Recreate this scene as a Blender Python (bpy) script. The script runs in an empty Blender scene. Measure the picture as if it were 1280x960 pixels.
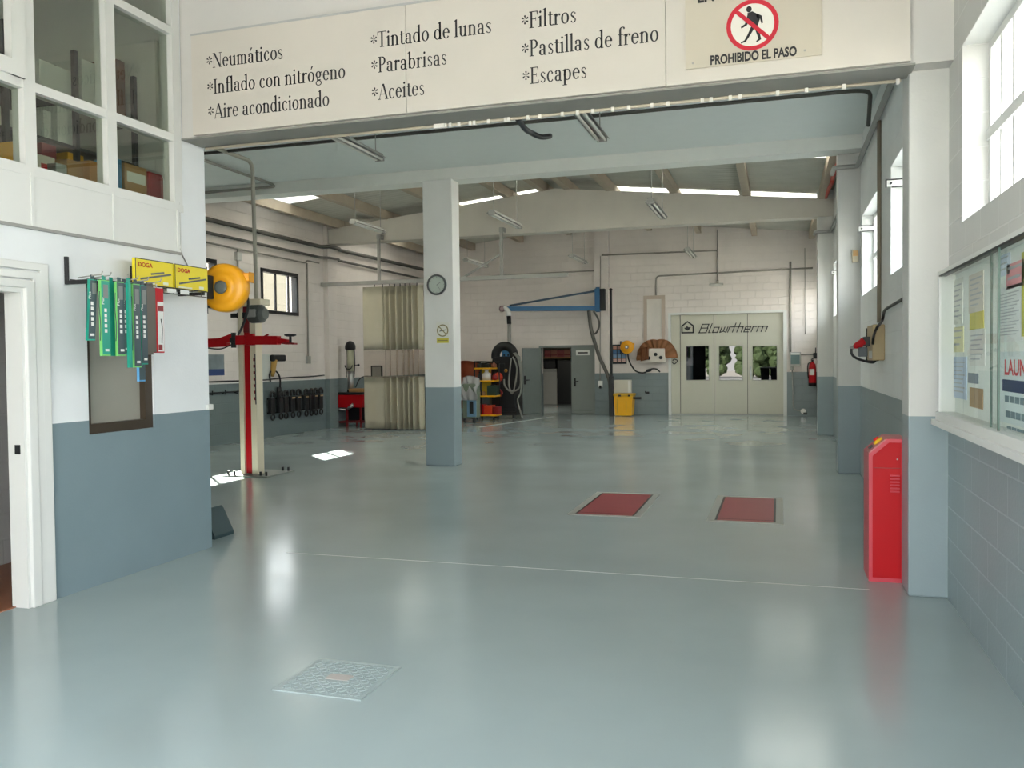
import bpy, bmesh, math, random
from mathutils import Vector, Matrix, Euler
random.seed(7)
C = bpy.context.scene.collection
PI = math.pi

# ------------------------------------------------------------------ camera
PSI, TH, PH, FPX, H = -0.301008, 0.0273008, -0.0108384, 1074.638, 1.57
fw = Vector((math.sin(PSI)*math.cos(TH), math.cos(PSI)*math.cos(TH), -math.sin(TH)))
rt0 = Vector((math.cos(PSI), -math.sin(PSI), 0)); up0 = rt0.cross(fw)
RT = rt0*math.cos(PH) + up0*math.sin(PH)
UP = -rt0*math.sin(PH) + up0*math.cos(PH)
cam = bpy.data.objects.new('camera', bpy.data.cameras.new('camera')); C.objects.link(cam)
M = Matrix((RT, UP, -fw)).transposed().to_4x4(); M.translation = (0, 0, H)
cam.matrix_world = M
cam.data.sensor_width = 36; cam.data.lens = FPX/1280*36; cam.data.clip_start = .05; cam.data.clip_end = 300
bpy.context.scene.camera = cam

def on(px, py, ax, v):                      # point of the plane ax = v seen at a photograph pixel
    d = (px-640)/FPX*RT - (py-480)/FPX*UP + fw
    i = 'XYZ'.index(ax); o = Vector((0, 0, H))
    return o + d*((v-o[i])/d[i])

# ------------------------------------------------------------------ light
W = bpy.data.worlds.new('sky'); bpy.context.scene.world = W; W.use_nodes = True
nt = W.node_tree; bg = nt.nodes['Background']
SKY = 9.6
tc = nt.nodes.new('ShaderNodeTexCoord'); sx = nt.nodes.new('ShaderNodeSeparateXYZ'); rp = nt.nodes.new('ShaderNodeValToRGB')
nt.links.new(tc.outputs['Generated'], sx.inputs[0]); nt.links.new(sx.outputs['Z'], rp.inputs[0]); nt.links.new(rp.outputs[0], bg.inputs[0])
rp.color_ramp.elements[0].position = 0.0; rp.color_ramp.elements[0].color = (1, .98, .95, 1)
rp.color_ramp.elements[1].position = .6; rp.color_ramp.elements[1].color = (.84, .92, 1, 1)
bg.inputs[1].default_value = SKY
sun = bpy.data.lights.new('sun', 'SUN'); sun.energy = 70; sun.angle = .009; sun.color = (1, .94, .84)
so = bpy.data.objects.new('sun', sun); C.objects.link(so)
so.rotation_euler = Vector((1.016, -1.05, -1.0)).to_track_quat('-Z', 'Y').to_euler()
def portal(loc, rot, sx_, sy_):
    l = bpy.data.lights.new('daylight_portal', 'AREA'); l.shape = 'RECTANGLE'; l.size = sx_; l.size_y = sy_; l.cycles.is_portal = True
    o = bpy.data.objects.new('daylight_portal', l); C.objects.link(o); o.location = loc; o.rotation_euler = rot
YF = -0.8                                   # the open front of the hall behind the camera
portal((-1.8, YF-.05, 1.75), (PI/2, 0, 0), 5.8, 3.6)
vs = bpy.context.scene.view_settings
vs.view_transform = 'Standard'; vs.look = 'None'; vs.gamma = 1; vs.use_curve_mapping = False; vs.exposure = 0.1

# ------------------------------------------------------------------ materials
def lin(c):
    r = []
    for v in c:
        v /= 255; r.append(v/12.92 if v <= .04045 else ((v+.055)/1.055)**2.4)
    return (*r, 1)
MATS = {}
def mat(name, col, rough=.55, metal=0., var=.08, nscale=6., bump=0., bscale=60., spec=.5, coat=0.):
    if name in MATS: return MATS[name]
    m = bpy.data.materials.new(name); m.use_nodes = True; n = m.node_tree.nodes; L = m.node_tree.links
    b = n['Principled BSDF']; b.inputs['Roughness'].default_value = rough; b.inputs['Metallic'].default_value = metal
    b.inputs['Specular IOR Level'].default_value = spec; b.inputs['Coat Weight'].default_value = coat
    t = n.new('ShaderNodeTexCoord'); z = n.new('ShaderNodeTexNoise'); z.inputs['Scale'].default_value = nscale; z.inputs['Detail'].default_value = 4
    L.new(t.outputs['Object'], z.inputs['Vector'])
    x = n.new('ShaderNodeMixRGB'); c = lin(col)
    x.inputs[1].default_value = tuple(max(0, v*(1-var)) for v in c[:3]) + (1,); x.inputs[2].default_value = tuple(min(1, v*(1+var)) for v in c[:3]) + (1,)
    L.new(z.outputs['Fac'], x.inputs[0]); L.new(x.outputs[0], b.inputs['Base Color'])
    if bump:
        z2 = n.new('ShaderNodeTexNoise'); z2.inputs['Scale'].default_value = bscale; L.new(t.outputs['Object'], z2.inputs['Vector'])
        bp = n.new('ShaderNodeBump'); bp.inputs['Strength'].default_value = bump; bp.inputs['Distance'].default_value = .01
        L.new(z2.outputs['Fac'], bp.inputs['Height']); L.new(bp.outputs[0], b.inputs['Normal'])
    MATS[name] = m; return m

def wall_mat(name, upper, lower, axis, band=1.18, block=True, bw=.4, bh=.2, depth=.004, rough=.5, mortar=0.0, lowrough=.35):
    m = bpy.data.materials.new(name); m.use_nodes = True; n = m.node_tree.nodes; L = m.node_tree.links
    b = n['Principled BSDF']
    g = n.new('ShaderNodeNewGeometry'); s = n.new('ShaderNodeSeparateXYZ'); L.new(g.outputs['Position'], s.inputs[0])
    gt = n.new('ShaderNodeMath'); gt.operation = 'GREATER_THAN'; gt.inputs[1].default_value = band; L.new(s.outputs['Z'], gt.inputs[0])
    mx = n.new('ShaderNodeMixRGB'); mx.inputs[1].default_value = lin(lower); mx.inputs[2].default_value = lin(upper); L.new(gt.outputs[0], mx.inputs[0])
    z = n.new('ShaderNodeTexNoise'); z.inputs['Scale'].default_value = 1.3; z.inputs['Detail'].default_value = 5; L.new(g.outputs['Position'], z.inputs['Vector'])
    cr = n.new('ShaderNodeMapRange'); cr.inputs[1].default_value = .3; cr.inputs[2].default_value = .7; cr.inputs[3].default_value = .93; cr.inputs[4].default_value = 1.04; L.new(z.outputs['Fac'], cr.inputs[0])
    ml = n.new('ShaderNodeMixRGB'); ml.blend_type = 'MULTIPLY'; ml.inputs[0].default_value = 1; L.new(mx.outputs[0], ml.inputs[1]); L.new(cr.outputs[0], ml.inputs[2])
    last = ml.outputs[0]
    rg = n.new('ShaderNodeMapRange'); rg.inputs[3].default_value = lowrough; rg.inputs[4].default_value = rough; L.new(gt.outputs[0], rg.inputs[0]); L.new(rg.outputs[0], b.inputs['Roughness'])
    z2 = n.new('ShaderNodeTexNoise'); z2.inputs['Scale'].default_value = 55; z2.inputs['Detail'].default_value = 3; L.new(g.outputs['Position'], z2.inputs['Vector'])
    b1 = n.new('ShaderNodeBump'); b1.inputs['Strength'].default_value = .25; b1.inputs['Distance'].default_value = .004; L.new(z2.outputs['Fac'], b1.inputs['Height'])
    nrm = b1.outputs[0]
    if block:
        cb = n.new('ShaderNodeCombineXYZ'); L.new(s.outputs['Y' if axis == 'X' else 'X'], cb.inputs[0]); L.new(s.outputs['Z'], cb.inputs[1])
        br = n.new('ShaderNodeTexBrick'); br.inputs['Scale'].default_value = 1; br.inputs['Brick Width'].default_value = bw; br.inputs['Row Height'].default_value = bh
        br.inputs['Mortar Size'].default_value = .006; br.inputs['Mortar Smooth'].default_value = .4
        br.inputs['Color1'].default_value = (1, 1, 1, 1); br.inputs['Color2'].default_value = (1, 1, 1, 1); br.inputs['Mortar'].default_value = (0, 0, 0, 1)
        L.new(cb.outputs[0], br.inputs['Vector'])
        b2 = n.new('ShaderNodeBump'); b2.inputs['Strength'].default_value = .8; b2.inputs['Distance'].default_value = depth; L.new(br.outputs['Color'], b2.inputs['Height']); L.new(nrm, b2.inputs['Normal'])
        nrm = b2.outputs[0]
        if mortar:
            mm = n.new('ShaderNodeMixRGB'); mm.blend_type = 'ADD'; k = n.new('ShaderNodeMath'); k.operation = 'MULTIPLY'; k.inputs[1].default_value = mortar
            L.new(br.outputs['Fac'], k.inputs[0]); L.new(k.outputs[0], mm.inputs[0]); L.new(last, mm.inputs[1]); mm.inputs[2].default_value = (.5, .5, .5, 1); last = mm.outputs[0]
    L.new(last, b.inputs['Base Color']); L.new(nrm, b.inputs['Normal'])
    return m
def glass_mat(name, tint=(230, 238, 236), refl=1.0, rough=0.0):
    m = bpy.data.materials.new(name); m.use_nodes = True; n = m.node_tree.nodes; L = m.node_tree.links
    n.remove(n['Principled BSDF']); out = n['Material Output']
    t = n.new('ShaderNodeBsdfTransparent'); t.inputs[0].default_value = lin(tint)
    g = n.new('ShaderNodeBsdfGlossy'); g.inputs['Roughness'].default_value = rough; f = n.new('ShaderNodeFresnel'); f.inputs[0].default_value = 1.5
    ge = n.new('ShaderNodeNewGeometry'); fr_ = n.new('ShaderNodeMath'); fr_.operation = 'SUBTRACT'; fr_.inputs[0].default_value = 1; L.new(ge.outputs['Backfacing'], fr_.inputs[1])
    k0 = n.new('ShaderNodeMath'); k0.operation = 'MULTIPLY'; k0.inputs[1].default_value = refl; L.new(f.outputs[0], k0.inputs[0])
    k = n.new('ShaderNodeMath'); k.operation = 'MULTIPLY'; k.use_clamp = True; L.new(k0.outputs[0], k.inputs[0]); L.new(fr_.outputs[0], k.inputs[1])
    x = n.new('ShaderNodeMixShader'); L.new(k.outputs[0], x.inputs[0]); L.new(t.outputs[0], x.inputs[1]); L.new(g.outputs[0], x.inputs[2]); L.new(x.outputs[0], out.inputs[0])
    return m

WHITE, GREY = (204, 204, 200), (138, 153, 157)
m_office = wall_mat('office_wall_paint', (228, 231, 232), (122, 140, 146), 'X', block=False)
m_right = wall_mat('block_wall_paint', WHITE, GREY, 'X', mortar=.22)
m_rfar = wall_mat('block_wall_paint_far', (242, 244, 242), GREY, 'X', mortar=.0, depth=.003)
m_back = wall_mat('back_wall_paint', (222, 214, 208), (122, 134, 136), 'Y', depth=.006)
m_left = wall_mat('left_wall_paint', (222, 214, 208), (112, 126, 128), 'X', depth=.006)
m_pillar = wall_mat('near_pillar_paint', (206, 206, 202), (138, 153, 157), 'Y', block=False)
m_plain = wall_mat('pillar_paint', (228, 228, 224), GREY, 'Y', block=False)
m_white = mat('white_paint', (226, 226, 222), .55, var=.03, bump=.1)
m_ceil = mat('ceiling_paint', (228, 234, 231), .7, var=.03, bump=.1)
m_beam = mat('concrete_beam', (205, 200, 190), .75, var=.08, nscale=3, bump=.2)
m_purlin = mat('purlin_concrete', (172, 160, 142), .8, var=.12, bump=.2)
m_wframe = mat('white_window_frame', (218, 219, 215), .35, var=.02)
m_alu = mat('aluminium', (176, 178, 178), .35, .8, .05)
m_galv = mat('galvanised_steel', (162, 162, 157), .45, .3, .1)
m_pipe = mat('painted_conduit', (150, 147, 138), .5, .1, .08)
m_dpipe = mat('dark_conduit', (92, 90, 84), .55, .2, .1)
m_black = mat('black_plastic', (22, 22, 24), .45)
m_dark = mat('dark_steel', (48, 50, 52), .45, .5)
m_rubber = mat('black_rubber', (18, 18, 18), .6)
m_red = mat('red_enamel', (186, 12, 24), .4, var=.05, spec=.25)
m_dred = mat('dark_red_enamel', (132, 20, 26), .4)
m_yel = mat('yellow_enamel', (238, 176, 18), .35, var=.05)
m_lyel = mat('yellow_card', (228, 208, 10), .4, var=.03)
m_cream = mat('cream_enamel', (226, 216, 190), .4, var=.04)
m_blue = mat('blue_enamel', (50, 106, 150), .45)
m_grdoor = mat('grey_door_paint', (128, 134, 130), .4, var=.04)
m_booth = mat('booth_panel', (196, 194, 178), .35, var=.03)
m_card = mat('cardboard', (176, 134, 86), .8, var=.1)
m_orange = mat('rust_orange', (168, 84, 50), .6, var=.15)
m_glass = glass_mat('clear_glass', (248, 250, 250))
m_oglass = glass_mat('office_glass', (236, 240, 234), 2.4)
m_bglass = glass_mat('board_glass', (252, 254, 253), .55)
m_clear = glass_mat('clear_curtain', (232, 226, 218), 1.0, .25)
def floor_mat():
    m = bpy.data.materials.new('epoxy_floor'); m.use_nodes = True; n = m.node_tree.nodes; L = m.node_tree.links
    b = n['Principled BSDF']; g = n.new('ShaderNodeNewGeometry')
    z = n.new('ShaderNodeTexNoise'); z.inputs['Scale'].default_value = .7; z.inputs['Detail'].default_value = 6; L.new(g.outputs['Position'], z.inputs['Vector'])
    cr = n.new('ShaderNodeValToRGB'); cr.color_ramp.elements[0].position = .3; cr.color_ramp.elements[0].color = lin((150, 162, 162)); cr.color_ramp.elements[1].position = .72; cr.color_ramp.elements[1].color = lin((160, 173, 173))
    L.new(z.outputs['Fac'], cr.inputs[0]); L.new(cr.outputs[0], b.inputs['Base Color'])
    z2 = n.new('ShaderNodeTexNoise'); z2.inputs['Scale'].default_value = 1.2; z2.inputs['Detail'].default_value = 2; L.new(g.outputs['Position'], z2.inputs['Vector'])
    r = n.new('ShaderNodeMapRange'); r.inputs[1].default_value = .3; r.inputs[2].default_value = .7; r.inputs[3].default_value = .15; r.inputs[4].default_value = .19; L.new(z2.outputs['Fac'], r.inputs[0]); L.new(r.outputs[0], b.inputs['Roughness'])
    z3 = n.new('ShaderNodeTexNoise'); z3.inputs['Scale'].default_value = 9; z3.inputs['Detail'].default_value = 3; L.new(g.outputs['Position'], z3.inputs['Vector'])
    bp = n.new('ShaderNodeBump'); bp.inputs['Strength'].default_value = .01; bp.inputs['Distance'].default_value = .001; L.new(z3.outputs['Fac'], bp.inputs['Height']); L.new(bp.outputs[0], b.inputs['Normal'])
    b.inputs['Specular IOR Level'].default_value = .5
    return m
m_floor = floor_mat()

# ------------------------------------------------------------------ mesh tools (all in world coordinates)
ORG = {}                                     # object -> world origin
class MB:
    def __init__(self): self.bm = bmesh.new()
    def box(self, x0, x1, y0, y1, z0, z1, bev=0.):
        x0, x1 = min(x0, x1), max(x0, x1); y0, y1 = min(y0, y1), max(y0, y1); z0, z1 = min(z0, z1), max(z0, z1)
        self.nb = getattr(self, 'nb', 0)+1; e = (self.nb % 9)*.00012; x0 -= e; x1 += e; y0 -= e; y1 += e; z1 += e   # no two faces of a part coincide
        r = bmesh.ops.create_cube(self.bm, size=1)
        for v in r['verts']: v.co = Vector(((x0+x1)/2+v.co.x*(x1-x0), (y0+y1)/2+v.co.y*(y1-y0), (z0+z1)/2+v.co.z*(z1-z0)))
        if bev:
            es = {e for v in r['verts'] for e in v.link_edges}
            bmesh.ops.bevel(self.bm, geom=list(es), offset=bev, segments=2, affect='EDGES', profile=.5)
        return self
    def obox(self, c, ax, ay, az, sx_, sy_, sz_, bev=0.):          # oriented box: centre, unit axes, full sizes
        r = bmesh.ops.create_cube(self.bm, size=1); c = Vector(c); ax, ay, az = Vector(ax), Vector(ay), Vector(az)
        for v in r['verts']: v.co = c + ax*(v.co.x*sx_) + ay*(v.co.y*sy_) + az*(v.co.z*sz_)
        if bev:
            es = {e for v in r['verts'] for e in v.link_edges}
            bmesh.ops.bevel(self.bm, geom=list(es), offset=bev, segments=2, affect='EDGES', profile=.5)
        bmesh.ops.recalc_face_normals(self.bm, faces=self.bm.faces[:])
        return self
    def bar(self, p0, p1, w, h, up=(0, 0, 1)):                     # rectangular bar between two points
        p0, p1 = Vector(p0), Vector(p1); d = (p1-p0); ln = d.length; d.normalize(); u = Vector(up); s = d.cross(u).normalized(); u = s.cross(d)
        return self.obox((p0+p1)/2, d, s, u, ln, w, h)
    def tube(self, pts, r, n=10, cap=True):
        pts = [Vector(p) for p in pts]; rs = r if isinstance(r, (list, tuple)) else [r]*len(pts); rings = []; prev = None
        for i, p in enumerate(pts):
            t = (pts[min(i+1, len(pts)-1)] - pts[max(i-1, 0)]).normalized()
            a = prev if prev is not None and abs(prev.dot(t)) < .95 else (Vector((0, 0, 1)) if abs(t.z) < .9 else Vector((1, 0, 0)))
            a = (a - t*a.dot(t)).normalized(); b = t.cross(a); prev = a
            rings.append([self.bm.verts.new(p + (a*math.cos(2*PI*k/n)+b*math.sin(2*PI*k/n))*rs[i]) for k in range(n)])
        for i in range(len(rings)-1):
            for k in range(n):
                f = self.bm.faces.new((rings[i][k], rings[i][(k+1) % n], rings[i+1][(k+1) % n], rings[i+1][k])); f.smooth = True
        if cap:
            self.bm.faces.new(rings[0][::-1]); self.bm.faces.new(rings[-1])
        return self
    def cyl(self, p0, p1, r, n=20): return self.tube([p0, p1], r, n)
    def lathe(self, c, axis, prof, n=32):                          # prof: (radius, offset along axis)
        c, t = Vector(c), Vector(axis).normalized(); a = t.orthogonal().normalized(); b = t.cross(a); rings = []
        for r, o in prof: rings.append([self.bm.verts.new(c+t*o+(a*math.cos(2*PI*k/n)+b*math.sin(2*PI*k/n))*max(r, .0004)) for k in range(n)])
        for i in range(len(rings)-1):
            for k in range(n):
                f = self.bm.faces.new((rings[i][k], rings[i][(k+1) % n], rings[i+1][(k+1) % n], rings[i+1][k])); f.smooth = True
        self.bm.faces.new(rings[0][::-1]); self.bm.faces.new(rings[-1]); return self
    def ring(self, c, axis, r0, r1, th, n=40): return self._ring(Vector(c), Vector(axis).normalized(), r0, r1, th, n)
    def _ring(self, c, t, r0, r1, th, n):
        a = t.orthogonal().normalized(); b = t.cross(a); R = []
        for r, o in ((r0, 0), (r1, 0), (r1, th), (r0, th)): R.append([self.bm.verts.new(c+t*o+(a*math.cos(2*PI*k/n)+b*math.sin(2*PI*k/n))*r) for k in range(n)])
        for i in range(4):
            for k in range(n): self.bm.faces.new((R[i][k], R[i][(k+1) % n], R[(i+1) % 4][(k+1) % n], R[(i+1) % 4][k]))
        return self
    def prism(self, poly, ext):                                    # polygon of world points, extruded by vector
        e = Vector(ext); A = [self.bm.verts.new(Vector(p)) for p in poly]; B = [self.bm.verts.new(Vector(p)+e) for p in poly]; n = len(A)
        fs = [self.bm.faces.new(A), self.bm.faces.new(B[::-1])]
        for k in range(n): fs.append(self.bm.faces.new((A[k], B[k], B[(k+1) % n], A[(k+1) % n])))
        bmesh.ops.recalc_face_normals(self.bm, faces=fs); return self
    def sheet(self, fn, nu, nv, th=None):                          # grid surface fn(u,v) in 0..1
        g = [[self.bm.verts.new(Vector(fn(i/nu, j/nv))) for j in range(nv+1)] for i in range(nu+1)]
        fs = []
        for i in range(nu):
            for j in range(nv):
                f = self.bm.faces.new((g[i][j], g[i+1][j], g[i+1][j+1], g[i][j+1])); f.smooth = True; fs.append(f)
        if th: bmesh.ops.solidify(self.bm, geom=fs, thickness=th)
        return self
    def grid_wall(self, ax, a0, a1, u0, u1, v0, v1, holes=()):     # slab with rectangular holes; ax X: u=Y v=Z, ax Y: u=X v=Z, ax Z: u=X v=Y
        us = sorted({u0, u1, *[min(max(h[i], u0), u1) for h in holes for i in (0, 1)]}); vv = sorted({v0, v1, *[min(max(h[i], v0), v1) for h in holes for i in (2, 3)]})
        def P(a, u, v): return {'X': (a, u, v), 'Y': (u, a, v), 'Z': (u, v, a)}[ax]
        def solid(i, j):
            if not (0 <= i < len(us)-1 and 0 <= j < len(vv)-1): return False
            cu, cv = (us[i]+us[i+1])/2, (vv[j]+vv[j+1])/2
            return not any(h[0] < cu < h[1] and h[2] < cv < h[3] for h in holes)
        V = {}
        def vert(*p):
            k = tuple(round(q, 5) for q in p)
            if k not in V: V[k] = self.bm.verts.new(p)
            return V[k]
        for i in range(len(us)-1):
            for j in range(len(vv)-1):
                if not solid(i, j): continue
                a, b, c, d = us[i], us[i+1], vv[j], vv[j+1]
                for A in (a0, a1): self.bm.faces.new([vert(*P(A, *q)) for q in ((a, c), (b, c), (b, d), (a, d))])
                for di, dj, q0, q1 in ((-1, 0, (a, c), (a, d)), (1, 0, (b, c), (b, d)), (0, -1, (a, c), (b, c)), (0, 1, (a, d), (b, d))):
                    if not solid(i+di, j+dj): self.bm.faces.new([vert(*P(a0, *q0)), vert(*P(a0, *q1)), vert(*P(a1, *q1)), vert(*P(a1, *q0))])
        bmesh.ops.recalc_face_normals(self.bm, faces=self.bm.faces[:]); return self
    def build(self, name, m, parent=None):
        me = bpy.data.meshes.new(name); co = [v.co.copy() for v in self.bm.verts]
        if parent is not None: org = ORG[parent]
        else: org = Vector(((min(c.x for c in co)+max(c.x for c in co))/2, (min(c.y for c in co)+max(c.y for c in co))/2, min(c.z for c in co)))
        for v in self.bm.verts: v.co -= org
        self.bm.to_mesh(me); self.bm.free(); me.materials.append(m)
        o = bpy.data.objects.new(name, me); C.objects.link(o); ORG[o] = org
        o.shadow_terminator_geometry_offset = 0.0
        if parent is not None: o.parent = parent
        else: o.location = org
        return o
def tag(o, label, cat, group=None, kind=None):
    o['label'] = label; o['category'] = cat
    if group: o['group'] = group
    if kind: o['kind'] = kind
    return o
def thing(name, label, cat, loc, group=None):
    o = bpy.data.objects.new(name, None); o.empty_display_size = .05; C.objects.link(o); o.location = loc; ORG[o] = Vector(loc)
    return tag(o, label, cat, group)
def struct(name, mb, m, parent=None):
    o = mb.build(name, m, parent)
    if parent is None: o['kind'] = 'structure'
    return o
def kids(o): return [c for c in C.objects if c.parent == o]
def clone(o, d=(0, 0, 0), label=None, parent=None):
    c = o.copy(); C.objects.link(c); c.parent = parent; ORG[c] = ORG[o]+Vector(d)
    if parent is None:
        c.location = o.location + Vector(d)
        if label: c['label'] = label
    for k in kids(o): clone(k, d, None, c)
    return c
def text_mesh(mb, s, org, xd, zd, size=None, width=None, bold=0., ext=.001, sx_=1.):   # flat lettering on a face; org = lower left of the line
    cu = bpy.data.curves.new('lettering', 'FONT'); cu.body = s; cu.size = 1; cu.offset = bold; cu.resolution_u = 3
    o = bpy.data.objects.new('lettering', cu); C.objects.link(o); dg = bpy.context.evaluated_depsgraph_get(); me = bpy.data.meshes.new_from_object(o.evaluated_get(dg))
    xs = [v.co.x for v in me.vertices]; k = size or 1.
    kx = width/(max(xs)-min(xs)) if width else k*sx_
    x0 = min(xs); xd, zd, org = Vector(xd).normalized(), Vector(zd).normalized(), Vector(org); nn = xd.cross(zd)
    vs_ = [mb.bm.verts.new(org + xd*((v.co.x-x0)*kx) + zd*(v.co.y*k) + nn*ext) for v in me.vertices]
    for p in me.polygons:
        try: mb.bm.faces.new([vs_[i] for i in p.vertices])
        except ValueError: pass
    bpy.data.objects.remove(o); bpy.data.curves.remove(cu); bpy.data.meshes.remove(me)
    return mb
def arcpts(c, u, v, r, a0, a1, n=8): return [Vector(c)+Vector(u)*(r*math.cos(a0+(a1-a0)*i/n))+Vector(v)*(r*math.sin(a0+(a1-a0)*i/n)) for i in range(n+1)]
def bend(pts, r=.06, n=5):                                          # polyline with rounded corners
    pts = [Vector(p) for p in pts]; out = [pts[0]]
    for i in range(1, len(pts)-1):
        a, b, c = pts[i-1], pts[i], pts[i+1]; d0 = (a-b); d1 = (c-b); q = min(r, d0.length*.45, d1.length*.45); p0 = b+d0.normalized()*q; p1 = b+d1.normalized()*q
        for k in range(n+1):
            t = k/n; out.append(p0*(1-t)**2 + b*2*t*(1-t) + p1*t*t)
    out.append(pts[-1]); return out
def spline(pts, n=8):                                               # Catmull-Rom
    P = [Vector(p) for p in pts]; P = [P[0]*2-P[1]] + P + [P[-1]*2-P[-2]]; out = []
    for i in range(1, len(P)-2):
        for k in range(n):
            t = k/n; a, b, c, d = P[i-1:i+3]
            out.append(.5*((2*b)+(c-a)*t+(2*a-5*b+4*c-d)*t*t+(3*b-a-3*c+d)*t**3))
    out.append(P[-2]); return out
# ================================================================== SETTING
XR, XO, XL, YB = 1.04, -4.64, -10.3, 24.3     # right wall, office wall, workshop's left wall, back wall
YO = 6.1                                       # line of the wide opening
struct('floor', MB().box(-10.9, 1.3, YF, 31.5, -.12, 0), m_floor)
struct('ground', MB().box(-60, 60, -70, 60, -.2, -.13), mat('pale_paving', (176, 170, 160), .8, var=.12, nscale=.8))
struct('trim_1', MB().box(-3.9, .58, 6.2, 6.206, 0, .002), mat('floor_joint_filler', (172, 178, 176), .5))
a, b = on(600, 534, 'Z', 0), on(692, 521, 'Z', 0)
struct('trim_2', MB().bar((a.x, a.y, .004), (b.x, b.y, .004), .07, .008), mat('floor_channel_cover', (170, 172, 166), .4))

# right wall with its deep windows
RW = [(.2, 2.35), (3.55, 5.69), (6.95, 9.08), (10.0, 12.12), (13.15, 15.27), (16.0, 18.12), (19.3, 21.42), (22.1, 24.2)]
WZ0, WZ1 = 2.36, 3.40
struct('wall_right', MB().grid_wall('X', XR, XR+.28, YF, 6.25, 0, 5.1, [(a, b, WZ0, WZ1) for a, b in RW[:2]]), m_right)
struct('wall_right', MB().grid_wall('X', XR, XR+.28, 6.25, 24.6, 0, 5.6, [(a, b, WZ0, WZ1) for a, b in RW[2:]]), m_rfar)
for i, (a, b) in enumerate(RW[1:] + RW[:1]):
    x0, x1 = XR+.14, XR+.19
    w = MB(); zm = 2.86
    w.box(x0, x1, a, a+.05, WZ0, WZ1).box(x0, x1, b-.05, b, WZ0, WZ1).box(x0, x1, a, b, WZ0, WZ0+.05).box(x0, x1, a, b, WZ1-.05, WZ1).box(x0-.01, x1, a, b, zm-.03, zm+.03)
    fr = struct(f'window_{i+3}', w, m_wframe)
    for z0, z1 in ((WZ0+.05, zm-.03), (zm+.03, WZ1-.05)):
        for k in range(1, 8):
            y = a+(b-a)*k/8
            MB().box(x0+.005, x1-.005, y-.014, y+.014, z0, z1).build('glazing_bar', m_wframe, fr)
    MB().box(x0+.02, x0+.026, a+.04, b-.04, WZ0+.04, WZ1-.04).build('pane', m_glass, fr)
    if i in (1, 2, 4):                         # the tilted-in vent flap under the lintel
        yj, zs_ = b-.05, 3.2
        MB().box(XR-.05, x0, yj-.03, yj, zs_, zs_+.06, .004).build('window_stay', m_wframe, fr)
        MB().box(XR-.055, x0, yj-.034, yj+.002, zs_+.058, zs_+.07).box(XR-.055, XR-.045, yj-.034, yj, zs_-.005, zs_+.065).box(XR+.0, x0, yj-.034, yj, zs_-.008, zs_).build('stay_edge', m_dark, fr)
        MB().lathe((XR-.01, yj-.03, zs_+.03), (0, -1, 0), [(.012, 0), (.012, .01)], 10).build('stay_bolt', m_dark, fr)
# pilasters of the right wall
for x0, y0, d in ((.805, 6.1, .3), (.76, 12.32, .34), (.745, 18.3, .34)):
    struct('pillar', MB().box(x0, XR+.02, y0, y0+d, 0, 5.1 if y0 < 18 else 4.95, .012), m_pillar)

# office wall with the door, the hatch and the glazed upper floor
GZ = (2.85, 4.95)
struct('wall_left', MB().grid_wall('X', XO-.12, XO, YF, 6.23, 0, 5.1, [(3.5, 4.4, -.1, 2.07), (4.89, 5.56, 1.08, 2.17), (.3, 5.86, *GZ)]), m_office)
struct('wall_front', MB().grid_wall('Y', 6.11, 6.23, XL-.3, XO-.12, 0, 5.1), m_plain)
# lower cladding below the glazing
cl = struct('trim_3', MB().box(XO, XO+.012, .3, 5.9, 2.47, 2.83).box(XO-.02, XO+.016, .3, 5.93, 2.8, 2.86), m_wframe)
for y in (3.2, 4.44, 5.16, 5.86):
    MB().box(XO+.004, XO+.02, y-.012, y+.012, 2.475, 2.82).build('joint_cover', m_wframe, cl)
MB().box(XO+.0, XO+.02, .3, 5.9, 2.455, 2.475).build('drip_edge', mat('grey_sealant', (150, 150, 146), .6), cl)
# glazed partition
fr = MB(); gx0, gx1 = XO-.09, XO+.012
for y in (1.9, 3.2, 4.445, 5.165, 5.88): fr.box(gx0, gx1, y-.045, y+.045, GZ[0]-.02, GZ[1])
for z in (2.84, 3.385, 4.235, 4.93): fr.box(gx0, gx1-.004, .3, 5.9, z-.03, z+.03)
gp = struct('window_1', fr, m_wframe)
ys = (.3, 1.9, 3.2, 4.445, 5.165, 5.88)
for i in range(5):
    for z0, z1 in ((2.84, 3.385), (3.385, 4.235), (4.235, 4.93)):
        MB().box(XO-.04, XO-.034, ys[i]+.03, ys[i+1]-.03, z0+.02, z1-.02).build('pane', m_oglass, gp)
MB().box(XO-.03, XO+.03, 3.24, 4.405, 3.41, 3.51).box(XO-.03, XO+.03, 4.3, 4.405, 3.41, 4.21).box(XO-.03, XO+.03, 3.24, 3.33, 3.41, 4.21).box(XO-.03, XO+.03, 3.24, 4.405, 4.13, 4.21).build('opening_sash', m_wframe, gp)
# door casing
dc = MB()
for o in (0, .06, .12):
    dc.box(XO-.0, XO+.03-.008*(o > .05), 4.36+o, 4.43+o, 0, 2.08+o, .006)
    dc.box(XO-.0, XO+.03-.008*(o > .05), 3.4, 4.43+o, 2.07+o, 2.12+o, .006)
dcas = struct('door_1', dc, m_wframe)
MB().box(XO-.13, XO+.005, 4.34, 4.4, 0, 2.07).box(XO-.13, XO+.005, 3.5, 4.4, 2.04, 2.07).build('jamb', m_wframe, dcas)
MB().box(XO-.07, XO-.03, 4.333, 4.34, 1.0, 1.06).build('strike_plate', m_dark, dcas)
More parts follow.
